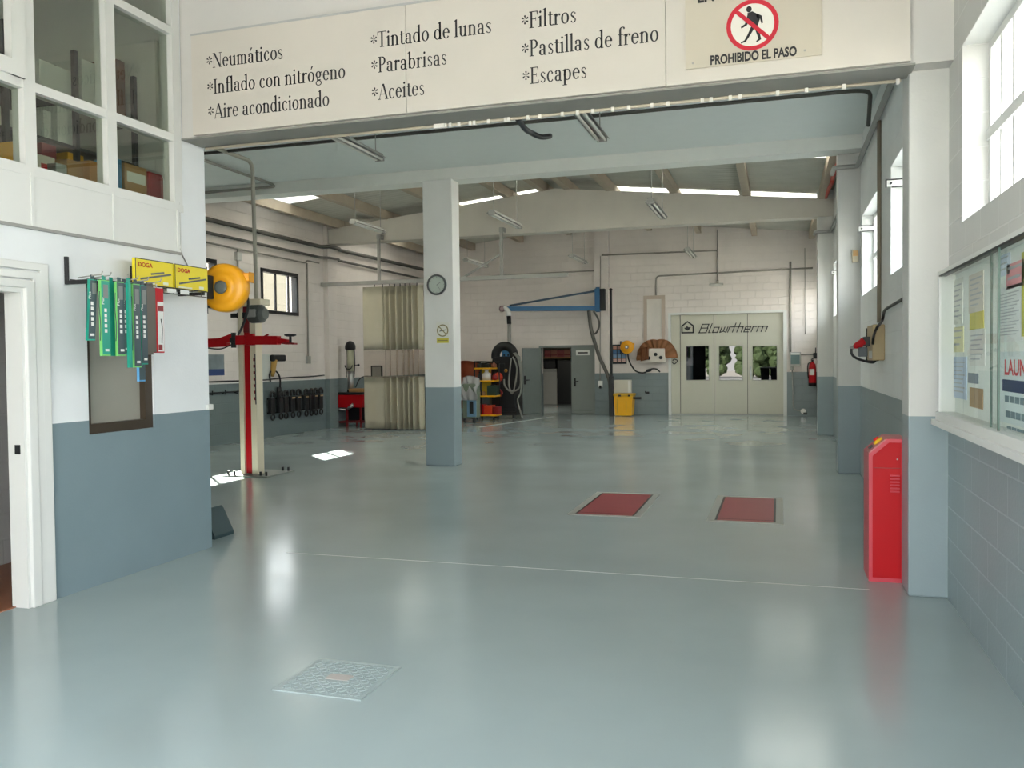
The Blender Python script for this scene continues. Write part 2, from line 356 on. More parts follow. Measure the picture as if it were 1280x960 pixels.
# hatch: dark frame and grey pane
hf = MB(); hx = XO-.1
hf.box(hx, XO-.02, 4.89, 5.56, 1.08, 1.15).box(hx, XO-.02, 5.48, 5.56, 1.08, 2.17).box(hx, XO-.02, 4.89, 4.93, 1.15, 2.17).box(hx, XO-.02, 4.89, 5.56, 2.1, 2.17)
hw = struct('window_2', hf, mat('bronze_frame', (66, 56, 44), .4, .3))
MB().box(hx+.02, hx+.03, 4.92, 5.49, 1.14, 2.11).build('pane', mat('grey_pane', (148, 146, 136), .25, var=.03), hw)
struct('trim_4', MB().box(XO-.03, XO+.028, 6.18, 6.25, 1.18, 1.225, .004), m_wframe)
# rooms behind the office wall
m_tile = wall_mat('white_wall_tile', (196, 196, 194), (190, 190, 188), 'X', block=True, bw=.3, bh=.2, depth=.003, rough=.2, lowrough=.2)
tx = on(36, 698, 'Z', 0).x
struct('wall_tiled', MB().box(tx-.1, tx, 1.5, 6.1, .0, 2.5), m_tile)
struct('floor_tiles', MB().box(tx, XO-.1, 1.5, 6.1, .0, .006), mat('terracotta', (150, 92, 60), .4, var=.15))
struct('office_floor', MB().box(-8.6, XO-.12, .2, 6.1, 2.5, 2.62), mat('office_floor', (120, 116, 108), .7))
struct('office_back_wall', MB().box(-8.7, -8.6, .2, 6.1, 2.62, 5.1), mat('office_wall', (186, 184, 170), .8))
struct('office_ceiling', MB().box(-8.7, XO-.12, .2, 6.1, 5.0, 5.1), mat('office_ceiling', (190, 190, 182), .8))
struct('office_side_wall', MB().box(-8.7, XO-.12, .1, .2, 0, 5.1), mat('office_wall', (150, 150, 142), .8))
# hall ceiling and the lintel of the open front
struct('ceiling', MB().box(XO-.2, XR+.3, YF, 6.25, 5.1, 5.25), m_white)
struct('lintel', MB().box(XO-.12, XR+.28, YF-.2, YF, 3.5, 5.25), m_white)  # unseen; lowered to cut daylight on the upper walls
# fascia over the wide opening
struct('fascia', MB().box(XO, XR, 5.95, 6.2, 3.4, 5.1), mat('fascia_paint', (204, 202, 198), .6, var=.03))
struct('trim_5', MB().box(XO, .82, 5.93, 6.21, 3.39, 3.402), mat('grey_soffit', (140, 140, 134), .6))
# concrete slab and the beam on the free column
struct('ceiling_slab', MB().box(XL-.3, XR+.02, 6.19, 12.4, 4.45, 4.62), m_ceil)
struct('beam', MB().box(XL-.3, XR+.02, 12.05, 12.4, 4.27, 5.35), mat('beam_paint', (232, 234, 228), .6, var=.03))  # upper part is unseen, carried to the roof to block leaking daylight
struct('column', MB().box(-5.1, -4.63, 12.0, 12.3, 0, 4.28, .01), m_plain)
# workshop walls
struct('wall_left', MB().grid_wall('X', XL-.3, XL, 6.23, 24.6, 0, 5.6, [(15.6, 17.05, 2.62, 3.56), (12.4, 14.12, 2.62, 3.56)]), m_left)
struct('pillar', MB().box(XL, XL+.12, 18.2, 18.6, 0, 4.9), m_left)
DH = (-6.66, -5.07, -.1, 1.95); BH = (-2.93, .14, -.1, 2.82)
struct('wall_back', MB().grid_wall('Y', YB, YB+.3, XL-.3, XR+.28, 0, 5.6, [DH, BH]), m_back)
struct('pillar', MB().box(-5.0, -4.6, YB-.22, YB, 0, 5.2), m_back)
# left windows, black frames
for i, (y0, y1) in enumerate(((15.6, 17.05), (12.4, 14.12))):
    f = MB(); x0, x1 = XL-.12, XL+.02
    f.box(x0, x1, y0, y0+.07, 2.62, 3.56).box(x0, x1, y1-.07, y1, 2.62, 3.56).box(x0, x1, y0, y1, 2.62, 2.69).box(x0, x1, y0, y1, 3.49, 3.56)
    f.box(x0+.04, x0+.07, y0+.62, y0+.67, 2.66, 3.5).box(x0+.04, x0+.07, y1-.32, y1-.27, 2.66, 3.5)
    w = struct(f'window_{i+11}', f, m_black)
    MB().box(XL-.07, XL-.064, y0+.05, y1-.05, 2.66, 3.52).build('pane', m_glass, w)
# a boundary wall outside those windows
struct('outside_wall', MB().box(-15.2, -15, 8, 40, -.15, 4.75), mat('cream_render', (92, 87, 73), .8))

# gabled concrete frame, purlins and roof
RX = -4.65
def rz(x): return 5.3 - .105*abs(x-RX)
struct('gable_beam', MB().prism([(XL, 18.25, 4.37), (XL, 18.25, rz(XL)), (RX, 18.25, rz(RX)), (XR, 18.25, rz(XR)), (XR, 18.25, 4.37)], (0, .35, 0)), m_beam)
PX = [XL+.35, -8.7, -7.2, -5.75, RX-.28, RX+.28, -3.45, -2.1, -.62, .84]
for x in PX:
    for y0, y1 in ((12.4, 18.5), (18.5, 24.3)):
        struct('purlin', MB().box(x-.07, x+.07, y0, y1-.02, rz(x)-.01, rz(x)+.19), m_purlin)
m_roof = bpy.data.materials.new('fibre_cement_sheet'); m_roof.use_nodes = True
n = m_roof.node_tree.nodes; L = m_roof.node_tree.links; bb = n['Principled BSDF']; bb.inputs['Roughness'].default_value = .8
g = n.new('ShaderNodeNewGeometry'); wv = n.new('ShaderNodeTexWave'); wv.inputs['Scale'].default_value = 1.75; wv.bands_direction = 'Y'; L.new(g.outputs['Position'], wv.inputs['Vector'])
zz = n.new('ShaderNodeTexNoise'); zz.inputs['Scale'].default_value = 2; zz.inputs['Detail'].default_value = 5; L.new(g.outputs['Position'], zz.inputs['Vector'])
rr = n.new('ShaderNodeValToRGB'); rr.color_ramp.elements[0].color = lin((168, 168, 158)); rr.color_ramp.elements[1].color = lin((200, 198, 188)); L.new(zz.outputs['Fac'], rr.inputs[0]); L.new(rr.outputs[0], bb.inputs['Base Color'])
bp = n.new('ShaderNodeBump'); bp.inputs['Distance'].default_value = .05; bp.inputs['Strength'].default_value = .25; L.new(wv.outputs['Fac'], bp.inputs['Height']); L.new(bp.outputs[0], bb.inputs['Normal'])
def roof_piece(x0, x1, y0, y1):
    z0, z1 = rz(x0)+.19, rz(x1)+.19
    return MB().prism([(x0, y0, z0), (x1, y0, z1), (x1, y0, z1+.04), (x0, y0, z0+.04)], (0, y1-y0, 0))
SK = {'l': [(-10.2, -8.75, 14.9, 16.1), (-10.2, -8.75, 19.2, 21.7), (-8.6, -5.0, 12.5, 14.2), (-7.1, -5.0, 18.8, 20.2)], 'r': [(-.55, .78, 13.6, 15.5), (-.55, .78, 18.8, 21.4), (-4.3, -.8, 12.5, 14.0), (-3.4, -.8, 18.8, 20.2)]}  # strips nearest the ridge are unseen, added to brighten the workshop
m_sky = bpy.data.materials.new('skylight_sheet'); m_sky.use_nodes = True
n = m_sky.node_tree.nodes; n.remove(n['Principled BSDF']); tl = n.new('ShaderNodeBsdfTranslucent'); tl.inputs[0].default_value = (.42, .42, .40, 1); m_sky.node_tree.links.new(tl.outputs[0], n['Material Output'].inputs[0])
def roof_side(xa, xb, cells):
    mb = MB(); ysr = sorted({12.2, 24.7, *[c[i] for c in cells for i in (2, 3)]}); xsr = sorted({xa, xb, *[c[i] for c in cells for i in (0, 1)]})
    for i in range(len(xsr)-1):
        for j in range(len(ysr)-1):
            cx, cy = (xsr[i]+xsr[i+1])/2, (ysr[j]+ysr[j+1])/2
            if any(c[0] < cx < c[1] and c[2] < cy < c[3] for c in cells): continue
            x0, x1, y0, y1 = xsr[i], xsr[i+1], ysr[j], ysr[j+1]; z0, z1 = rz(x0)+.19, rz(x1)+.19
            mb.prism([(x0, y0, z0), (x1, y0, z1), (x1, y0, z1+.04), (x0, y0, z0+.04)], (0, y1-y0, 0))
    struct('roof', mb, m_roof)
    for c in cells:
        struct('skylight_seen_or_added', roof_piece(c[0], c[1], c[2], c[3]), m_sky)
        portal(((c[0]+c[1])/2, (c[2]+c[3])/2, rz((c[0]+c[1])/2)+.4), (0, 0, 0), c[1]-c[0], c[3]-c[2])
roof_side(XL-.3, RX, SK['l']); roof_side(RX, XR+.3, SK['r'])
for a, b in RW: portal((XR+.3, (a+b)/2, (WZ0+WZ1)/2), (0, PI/2, 0), WZ1-WZ0, b-a)

# store room behind the grey double door
m_store = mat('store_wall', (120, 116, 104), .8)
struct('store_shell', MB().box(-8.2, -8.1, 24.6, 30.2, 0, 2.6).box(-4.9, -4.8, 24.6, 30.2, 0, 2.6).box(-8.2, -4.8, 30.2, 30.3, 0, 2.6).box(-8.2, -4.8, 24.6, 30.3, 2.5, 2.6), m_store)
# outside, seen mirrored in the booth windows
struct('road', MB().box(-60, 60, -24, -14, -.14, -.1), mat('asphalt', (150, 150, 150), .8))
struct('kerb', MB().box(-60, 60, -14, -13.6, -.14, .02), mat('kerb_stone', (220, 218, 210), .7))
# ================================================================== SERIF LETTERING
class Serif:
    """condensed old-style roman drawn as ribbons of varying width; units: cap height .66"""
    T, t = .09, .032
    def __init__(s, mb, org, xd, zd, kx, kz): s.mb, s.o, s.xd, s.zd, s.kx, s.kz = mb, Vector(org), Vector(xd), Vector(zd), kx, kz
    def P(s, x, y): return s.o + s.xd*(x*s.kx) + s.zd*(y*s.kz)
    def quad(s, *p):
        try: s.mb.bm.faces.new([s.mb.bm.verts.new(s.P(*q)) for q in p])
        except ValueError: pass
    def stem(s, x, y0, y1, w=None, top=1, bot=1, sl=.06):
        w = w or s.T; s.quad((x-w/2, y0), (x+w/2, y0), (x+w/2, y1), (x-w/2, y1))
        if bot: s.bar(x-w/2-sl, x+w/2+sl, y0)
        if top == 1: s.bar(x-w/2-sl, x+w/2+sl, y1-s.t)
        if top == 2: s.quad((x-w/2-.07, y1-.06), (x-w/2, y1-.07), (x+w/2, y1+.01), (x, y1+.01))
    def bar(s, x0, x1, y, h=None): s.quad((x0, y), (x1, y), (x1, y+(h or s.t)), (x0, y+(h or s.t)))
    def diag(s, x0, y0, x1, y1, w): s.quad((x0-w/2, y0), (x0+w/2, y0), (x1+w/2, y1), (x1-w/2, y1))
    def arc(s, cx, cy, rx, ry, a0, a1, n=16, T=None, t=None):
        T, t = T or s.T, t or s.t; pts = []
        for i in range(n+1):
            a = math.radians(a0+(a1-a0)*i/n); w = t+(T-t)*abs(math.cos(a))**1.5; c, q = math.cos(a), math.sin(a)
            pts.append(((cx+c*(rx+w/2), cy+q*(ry+w/2)), (cx+c*(rx-w/2), cy+q*(ry-w/2))))
        for i in range(n): s.quad(pts[i][0], pts[i+1][0], pts[i+1][1], pts[i][1])
    def dot(s, cx, cy, r): s.arc(cx, cy, r/2, r/2, 0, 360, 12, r, r)
    def g(s, ch):
        x, T, t = s, s.T, s.t; X = .44
        if ch == ' ': return .2
        if ch == '*':
            for k in range(6):
                a = math.radians(90+60*k); c, q = math.cos(a), math.sin(a); n = (-q, c)
                p = lambda r, w: (.17+c*r*.95+n[0]*w, .36+q*r+n[1]*w)
                s.quad(p(.03, -.008), p(.16, -.042), p(.19, 0), p(.03, .008)); s.quad(p(.03, .008), p(.19, 0), p(.16, .042), p(.03, -.008))
            return .36
        if ch in 'aá':
            s.arc(.17, X-.12, .1, .105, 0, 165); s.stem(.27, .05, X-.12, top=0, bot=0); s.arc(.33, .06, .06, .05, 180, 300); s.arc(.17, .12, .1, .105, 60, 310); s.quad((.2, .2), (.27, .24), (.27, .27), (.2, .235)); s.dot(.09, X-.13, .04)
            if ch == 'á': s.quad((.15, .52), (.18, .52), (.28, .68), (.2, .68))
            return .40
        if ch == 'b': s.stem(.1, .02, .72, top=2, bot=0); s.arc(.22, .22, .13, .205, 0, 360, 24); return .44
        if ch == 'c': s.arc(.2, .22, .13, .205, 55, 320, 20); s.dot(.28, .35, .04); return .37
        if ch == 'd': s.arc(.19, .22, .13, .205, 0, 360, 24); s.stem(.32, 0, .72, top=2, bot=0); s.bar(.32, .4, 0); return .43
        if ch == 'e': s.arc(.19, .22, .125, .205, 0, 325, 22); s.bar(.07, .35, .24); return .38
        if ch == 'f': s.stem(.13, 0, .6, top=0); s.arc(.23, .59, .1, .12, 40, 180); s.dot(.3, .66, .035); s.bar(.04, .28, X-.03); return .27
        if ch == 'g': s.arc(.18, .29, .105, .13, 0, 360, 20); s.arc(.19, -.07, .135, .1, 0, 360, 20, .05); s.quad((.09, .1), (.13, .17), (.15, .16), (.13, .05)); s.bar(.1, .3, .035, .045); s.quad((.26, .38), (.37, .42), (.37, .37), (.27, .35)); return .4
        if ch == 'i': s.stem(.1, 0, X, top=2, sl=.045); s.dot(.1, .6, .05); return .215
        if ch == 'l': s.stem(.1, 0, .72, top=2, sl=.045); return .215
        if ch in 'nr':
            s.stem(.1, 0, X, top=2, sl=.045)
            if ch == 'r': s.arc(.23, X-.14, .1, .12, 75, 165); s.dot(.27, X-.05, .045); return .32
            s.arc(.21, X-.14, .11, .125, 0, 170); s.stem(.32, 0, X-.14, top=0, sl=.045); return .44
        if ch == 'm':
            s.stem(.1, 0, X, top=2, sl=.045)
            for c in (.2, .4): s.arc(c, X-.14, .1, .125, 0, 170); s.stem(c+.1, 0, X-.14, top=0, sl=.045)
            return .62
        if ch in 'oó':
            s.arc(.2, .22, .135, .205, 0, 360, 26)
            if ch == 'ó': s.quad((.18, .52), (.21, .52), (.31, .68), (.23, .68))
            return .41
        if ch == 'p': s.stem(.1, -.2, X, top=2); s.arc(.22, .22, .13, .205, 0, 360, 24); return .44
        if ch == 's': s.arc(.16, .325, .085, .095, 50, 250, 14, .055); s.arc(.16, .11, .09, .095, 90, -130, 14, .055); s.diag(.23, .15, .1, .29, .09); s.dot(.08, .06, .03); s.dot(.24, .37, .03); return .32
        if ch == 't': s.stem(.12, .08, .55, top=0, bot=0); s.arc(.2, .09, .08, .075, 180, 320); s.bar(.03, .25, X-.03); return .27
        if ch == 'u': s.stem(.1, .14, X, top=2, bot=0); s.arc(.21, .14, .11, .125, 180, 350); s.stem(.32, 0, X, top=2, bot=0); s.bar(.32, .4, 0); return .44
        if ch == 'A': s.diag(.05, 0, .25, .66, .03); s.diag(.47, 0, .27, .66, .09); s.bar(.13, .38, .21); s.bar(-.02, .13, 0); s.bar(.36, .55, 0); return .54
        if ch == 'T': s.stem(.23, 0, .66, top=0); s.bar(.0, .46, .63); s.quad((0, .5), (.02, .5), (.05, .65), (0, .65)); s.quad((.44, .5), (.46, .5), (.46, .65), (.41, .65)); return .46
        if ch == 'N': s.stem(.07, 0, .66, .03); s.diag(.44, 0, .09, .66, .095); s.stem(.44, 0, .66, .03); return .54
        if ch == 'I': s.stem(.11, 0, .66, .085); return .24
        if ch in 'PR': s.stem(.11, 0, .66, .085); s.arc(.2, .48, .15, .165, -90, 90); s.bar(.1, .22, .305); s.bar(.1, .22, .63); return .43
        if ch in 'EF':
            s.stem(.11, 0, .66, .085, 1, 1); s.bar(.1, .4, .63); s.quad((.38, .5), (.4, .5), (.4, .65), (.34, .65)); s.bar(.1, .32, .335); s.quad((.3, .27), (.32, .27), (.32, .42), (.3, .42))
            if ch == 'E': s.bar(.1, .42, 0); s.quad((.36, .01), (.44, .14), (.42, .14), (.42, 0))
            return .46 if ch == 'E' else .42
        return .3
    def line(s, txt):
        adv = 0; o = s.o.copy()
        for ch in txt: s.o = o + s.xd*(adv*s.kx); adv += s.g(ch)
        s.o = o
        return adv
def serif_width(txt):
    m = MB(); w = Serif(m, (0, 0, 0), (1, 0, 0), (0, 0, 1), 1, 1).line(txt); m.bm.free(); return w

# ================================================================== THE SIGN ON THE FASCIA
YS = 5.9
m_sign = mat('sign_board', (206, 200, 191), .3, var=.015)
m_ink = mat('black_vinyl', (30, 30, 34), .45)
sg = thing('shop_sign', 'long white sign board listing workshop services in black serif letters above the wide opening', 'sign', (-1.9, YS, 3.41))
seams = [-4.5, on(507, 60, 'Y', YS).x, on(832, 60, 'Y', YS).x, .79]
for i in range(3):
    MB().box(seams[i]+.002, seams[i+1]-.002, YS+.004, YS+.04, 3.41, 4.2).build('board_panel', m_sign, sg)
MB().box(-4.5, .79, YS, YS+.05, 4.2, 4.215).build('top_shadow_strip', mat('sign_shadow_grey', (176, 178, 178), .5), sg)  # grey strip painted as the shadow line along the board's top
ROWS = [('*Neumáticos', 258, 84, 354, 75), ('*Inflado con nitrógeno', 259, 118, 432, 97.5), ('*Aire acondicionado', 260, 150, 412, 131),
        ('*Tintado de lunas', 463, 58, 615, 43), ('*Parabrisas', 464, 91, 559, 81), ('*Aceites', 464.5, 126, 531, 118),
        ('*Filtros', 651.5, 36, 721, 28), ('*Pastillas de freno', 652, 71, 824, 52), ('*Escapes', 653, 106, 734, 97)]
for s_, px0, py0, px1, py1 in ROWS:
    a, b = on(px0, py0, 'Y', YS), on(px1, py1, 'Y', YS)
    mb = MB(); Serif(mb, (a.x, YS+.0025, (a.z+b.z)/2), (1, 0, 0), (0, 0, 1), (b.x-a.x)/serif_width(s_), .175).line(s_)
    mb.build('lettering', m_ink, sg)

# prohibition sign
px0, px1 = -.59, .267; z0 = 3.502
pg = thing('prohibition_sign', 'cream plastic sign with red crossed circle over walking figure, reading PROHIBIDO EL PASO', 'sign', ((px0+px1)/2, YS-.012, z0))
MB().box(px0, px1, YS-.012, YS+.004, z0, 4.14).build('plate', mat('cream_plastic', (196, 188, 172), .35, var=.02), pg)
yc = YS-.0135; cc = on(940.5, 31, 'Y', YS-.013); m_sred = mat('sign_red', (196, 30, 52), .4)
MB().ring((cc.x, yc+.001, cc.z), (0, -1, 0), .137, .165, .0012).build('red_ring', m_sred, pg)
MB().lathe((cc.x, yc+.0014, cc.z), (0, -1, 0), [(.138, 0), (.138, .0006)], 40).build('disc', mat('sign_disc', (232, 228, 218), .4), pg)
def fig(polys, s, m, name, parent, c, y):
    mb = MB()
    for p in polys: mb.prism([(c.x+q[0]*s, y, c.z+q[1]*s) for q in p], (0, .0005, 0))
    return mb.build(name, m, parent)
FIG = [[(-.02+.017*math.cos(a*PI/5), .098+.02*math.sin(a*PI/5)) for a in range(10)],
       [(-.03, .075), (.0, .083), (.035, .06), (.045, .03), (.03, -.015), (-.008, -.012), (-.014, .03)],
       [(.03, .065), (.055, .05), (.064, .005), (.054, .0), (.045, .035), (.02, .045)],
       [(-.028, .07), (-.045, .01), (-.07, -.005), (-.066, -.016), (-.034, .0), (-.014, .03)],
       [(-.008, -.01), (.018, -.012), (-.012, -.06), (-.04, -.1), (-.07, -.108), (-.07, -.1), (-.048, -.09), (-.03, -.06)],
       [(.01, -.012), (.033, -.012), (.045, -.06), (.052, -.095), (.03, -.108), (.02, -.105), (.036, -.09), (.026, -.06)]]
fig(FIG, 1.05, m_ink, 'walking_figure', pg, cc, yc-.0008)
d = Vector((.72, 0, -.69)); MB().bar(cc+Vector((0, -.0018+.0, 0))-d*.145+Vector((0, yc-cc.y, 0)), cc+Vector((0, -.0018, 0))+d*.145+Vector((0, yc-cc.y, 0)), .0012, .026, (.69, 0, .72)).build('slash', m_sred, pg)
a, b = on(888, 81, 'Y', YS-.013), on(996, 71, 'Y', YS-.013)
text_mesh(MB(), 'PROHIBIDO EL PASO', (a.x, yc, a.z), (1, 0, 0), (0, 0, 1), .084, b.x-a.x, .036).build('lettering', m_ink, pg)
a, b = on(872, 3.5, 'Y', YS-.013), on(893, 1.5, 'Y', YS-.013)
text_mesh(MB(), 'EN', (a.x, yc, a.z), (1, 0, 0), (0, 0, 1), .1, b.x-a.x, .036).build('lettering', m_ink, pg)
sc = MB()
for q in ((866, 79), (1006, 63)):
    p = on(*q, 'Y', YS-.013); sc.cyl((p.x, yc-.002, p.z), (p.x, yc+.002, p.z), .007, 10)
sc.build('screw', m_galv, pg)

# light rope clipped under the fascia
lr = thing('light_string', 'thin pale cable with small clips strung along the underside of the fascia', 'cable', (-1.9, 6.2, 3.36))
MB().tube([(-4.6, 6.2, 3.378), (.77, 6.2, 3.378)], .011, 8).build('cable', mat('pale_cable', (196, 186, 168), .5), lr)
random.seed(3)
for px in (557, 563, 574, 588, 593, 611, 632, 636, 660, 675, 703, 722, 741, 766, 786, 815, 835, 878, 889, 913, 925, 972, 1008, 1055, 1122):
    p = on(px, 150-.09*(px-600), 'Y', 6.2); MB().box(p.x-.012, p.x+.012, 6.188, 6.212, 3.358, 3.391, .003).build('clip', mat('bulb_white', (236, 232, 224), .3), lr)
p = on(552, 157, 'Y', 6.2); MB().box(p.x-.06, p.x+.03, 6.18, 6.215, 3.358, 3.393, .005).build('connector', mat('bulb_white', (236, 232, 224), .3), lr)
# hook-shaped rod below the fascia
a = on(647, 148, 'Y', 6.26); b = on(664, 166, 'Y', 6.7); c = on(688, 170, 'Y', 6.9)
tag(MB().tube(spline([a, (a+b)/2+Vector((0, 0, -.02)), b, (b+c)/2+Vector((0, 0, -.02)), c], 5), .022, 10).build('door_pull_rod', m_dark, None), 'short dark bent rod hanging below the middle of the fascia', 'rod')

# ================================================================== FLUORESCENT LAMPS
m_tube = mat('fluorescent_tube_off', (222, 222, 214), .3)
def lamp(x, y0, z, L_, roof, label, group=None, w=.13):
    t = thing('fluorescent_light', label, 'ceiling light', (x, y0, z), group)
    MB().box(x-w*.32, x+w*.32, y0, y0+L_, z+.03, z+.075, .006).build('housing', m_galv, t)
    MB().prism([(x-w*.32, y0, z+.045), (x-w*.62, y0, z+.02), (x-w*.62, y0, z+.026), (x-w*.32, y0, z+.055)], (0, L_, 0)).prism([(x+w*.32, y0, z+.045), (x+w*.62, y0, z+.02), (x+w*.62, y0, z+.026), (x+w*.32, y0, z+.055)], (0, L_, 0)).build('reflector', m_galv, t)
    for s in (-1, 1):
        MB().cyl((x+s*w*.28, y0+.03, z+.008), (x+s*w*.28, y0+L_-.03, z+.008), .015, 12).build('tube', m_tube, t)
    for y in (y0, y0+L_-.03): MB().box(x-w*.42, x+w*.42, y, y+.03, z-.01, z+.05, .004).build('end_cap', m_galv, t)
    for y in (y0+.12, y0+L_-.12):
        MB().cyl((x, y, z+.07), (x, y, roof), .006, 8).build('hanger', m_galv, t)
    return t
lamp(-4.46, 8.0, 3.93, 1.25, 4.45, 'twin tube lamp under the slab, left one behind the white sign board')
lamp(-1.82, 8.0, 3.93, 1.25, 4.45, 'twin tube lamp under the slab, right one behind the white sign board')
LY = 12.75
for (p0, Y, L_, lab) in (((614, 268), LY, 1.5, 'twin tube lamp on wires before the gable beam, just right of the column'),
                        ((813, 254), LY, 1.5, 'twin tube lamp on wires before the gable beam, over the blue boom'),
                        ((440, 279), 13.6, 1.25, 'twin tube lamp on wires left of the column, above the curtain'),
                        ((714, 321), 19.0, 1.5, 'twin tube lamp behind the gable beam, left of the boom bracket top'),
                        ((859, 313), 19.0, 1.5, 'twin tube lamp behind the gable beam, nearest the booth door'),
                        ((582, 326), 19.0, 1.5, 'twin tube lamp behind the gable beam, beside the curtain rail brace')):
    p = on(*p0, 'Y', Y); lamp(p.x, Y, p.z, L_, rz(p.x)+.2, lab)

# ================================================================== PIPES AND CONDUITS
def pipe(name, pts, r, m, label, cat='pipe', bendr=.08, clips=()):
    if not clips: return tag(MB().tube(bend(pts, bendr), r, 10).build(name, m, None), label, cat)
    mb = MB().tube(bend(pts, bendr), r, 10)
    return tag(mb.build(name, m, None), label, cat)
pipe('conduit', [(-7.4, 9.8, 4.37), (.78, 9.8, 4.37), (.93, 9.85, 4.36), (.95, 10.3, 4.12)], .022, m_dpipe, 'dark conduit running across the underside of the slab behind the sign', 'conduit')
pipe('air_pipe', [(XR-.045, 6.3, 4.08), (XR-.045, 12.24, 4.08), (.71, 12.24, 4.08), (.71, 12.75, 4.1)], .03, m_galv, 'grey pipe along the right wall wrapping the middle pilaster', 'pipe', .04)
pipe('air_pipe', [(XR-.045, 13.0, 4.06), (XR-.045, 18.22, 4.06), (.70, 18.22, 4.06), (.70, 18.7, 4.08)], .03, m_galv, 'grey pipe along the right wall wrapping the farthest pilaster', 'pipe', .04)
pipe('conduit', [(XR-.02, 9.9, 4.06), (XR-.02, 9.9, 1.93)], .022, mat('brown_conduit', (140, 128, 112), .5), 'brownish vertical conduit between two right wall windows down to the socket box', 'conduit')
pipe('air_pipe', [(-6.95, 6.3, 4.36), (-6.95, 10.38, 4.36), (-6.95, 10.42, 2.47)], .028, mat('pale_pipe', (178, 174, 160), .45), 'pale pipe from the slab down to the top of the red lift', 'pipe', .14)
pipe('conduit', [(-7.66, 6.3, 4.41), (-7.66, 11.9, 4.41), (-7.62, 12.0, 4.37), (-9.9, 12.0, 4.36)], .022, m_pipe, 'conduit under the slab turning back left along the beam, behind the lift pipe', 'conduit', .08)
pipe('air_pipe', [(XL+.08, 12.5, 4.28), (XL+.08, 18.0, 4.28), (XL+.2, 18.15, 4.3), (XL+.2, 18.65, 4.3), (XL+.1, 18.8, 4.3), (XL+.1, 24.2, 4.34)], .045, m_dpipe, 'upper thick dark pipe high along the left workshop wall', 'pipe')
pipe('air_pipe', [(XL+.07, 12.5, 4.03), (XL+.07, 18.0, 4.03), (XL+.18, 18.15, 4.04), (XL+.18, 18.65, 4.05), (XL+.07, 18.8, 4.05), (XL+.07, 24.2, 4.05)], .03, m_dpipe, 'lower thin dark pipe beneath the thick pipe on the left workshop wall', 'pipe')
a = on(262, 291, 'X', XL+.03); b = on(395, 320, 'X', XL+.03)
pipe('conduit', [(XL+.03, 12.6, 3.86), (XL+.03, 17.35, 3.84), (XL+.03, 17.42, 3.9), (XL+.03, 17.95, 3.9)], .018, m_pipe, 'thin conduit on the left wall below both dark pipes', 'conduit')
pipe('conduit', [(XL+.03, 17.42, 3.84), (XL+.03, 17.4, 1.7)], .018, m_pipe, 'vertical conduit on the left wall right of the black framed window', 'conduit')
tag(MB().box(XL, XL+.06, 17.33, 17.47, 1.55, 1.72, .008).build('socket_box', m_galv, None), 'small grey socket at the foot of the left wall conduit', 'socket')
pipe('conduit', [(XL+.03, 14.78, 3.86), (XL+.03, 14.78, 1.55)], .016, m_pipe, 'vertical conduit on the left wall behind the yellow hose reel', 'conduit')
tag(MB().box(XL, XL+.07, 14.71, 14.86, 3.62, 3.78, .008).build('junction_box', mat('box_grey', (190, 190, 184), .5), None), 'small pale junction box near the top of the left wall conduit', 'junction box')
# back wall pipes
yb = YB-.03
P = lambda x, y, Y=yb: on(x, y, 'Y', Y)
pipe('conduit', [P(578, 347), P(748, 338), P(752, 341), P(752, 365)], .02, m_pipe, 'conduit along the back wall ending above the blue boom bracket', 'conduit', .1)
pipe('conduit', [P(752, 319, 24.03), P(897, 313), P(897, 352)], .022, m_pipe, 'upper conduit on the back wall dropping to the small booth lamp', 'conduit', .05)
pipe('conduit', [P(820, 369), P(820, 345), P(889, 341.5), P(1016, 335)], .022, m_pipe, 'lower conduit on the back wall leaving the pale recessed panel', 'conduit', .12)
pipe('conduit', [P(897, 318), P(897, 287)], .018, m_pipe, 'vertical conduit from the roof to the small booth lamp', 'conduit')
pipe('conduit', [P(988, 327), P(988, 440)], .028, m_pipe, 'thicker upright pipe right of the booth door down to the control box', 'conduit')
pipe('cable', [P(1006, 310), P(1006.5, 418)], .008, m_pipe, 'thin cable hanging on the back wall beside the fire extinguisher', 'cable')
pipe('conduit', [P(1000, 443), P(1018, 443)], .014, m_galv, 'short horizontal conduit between control box and right back corner', 'conduit')
pipe('conduit', [P(990, 455), P(991.5, 508), P(993, 512), P(1002, 514)], .016, m_galv, 'thin conduit from the control box down to the low socket', 'conduit', .05)
t = thing('wall_lamp', 'small flat pale wall lamp over the booth door at the end of a conduit', 'lamp', P(895, 356))
a, b = P(887, 357), P(904, 352)
MB().box(a.x, b.x, YB-.16, YB-.02, a.z, a.z+.05, .01).build('body', mat('lamp_grey', (186, 184, 178), .5), t); MB().box(a.x+.03, b.x-.03, YB-.14, YB-.04, a.z-.012, a.z, .004).build('diffuser', m_tube, t)
p = P(897, 350); MB().cyl((p.x, YB-.05, a.z+.05), (p.x, YB-.05, a.z+.14), .03).build('mount', m_pipe, t)
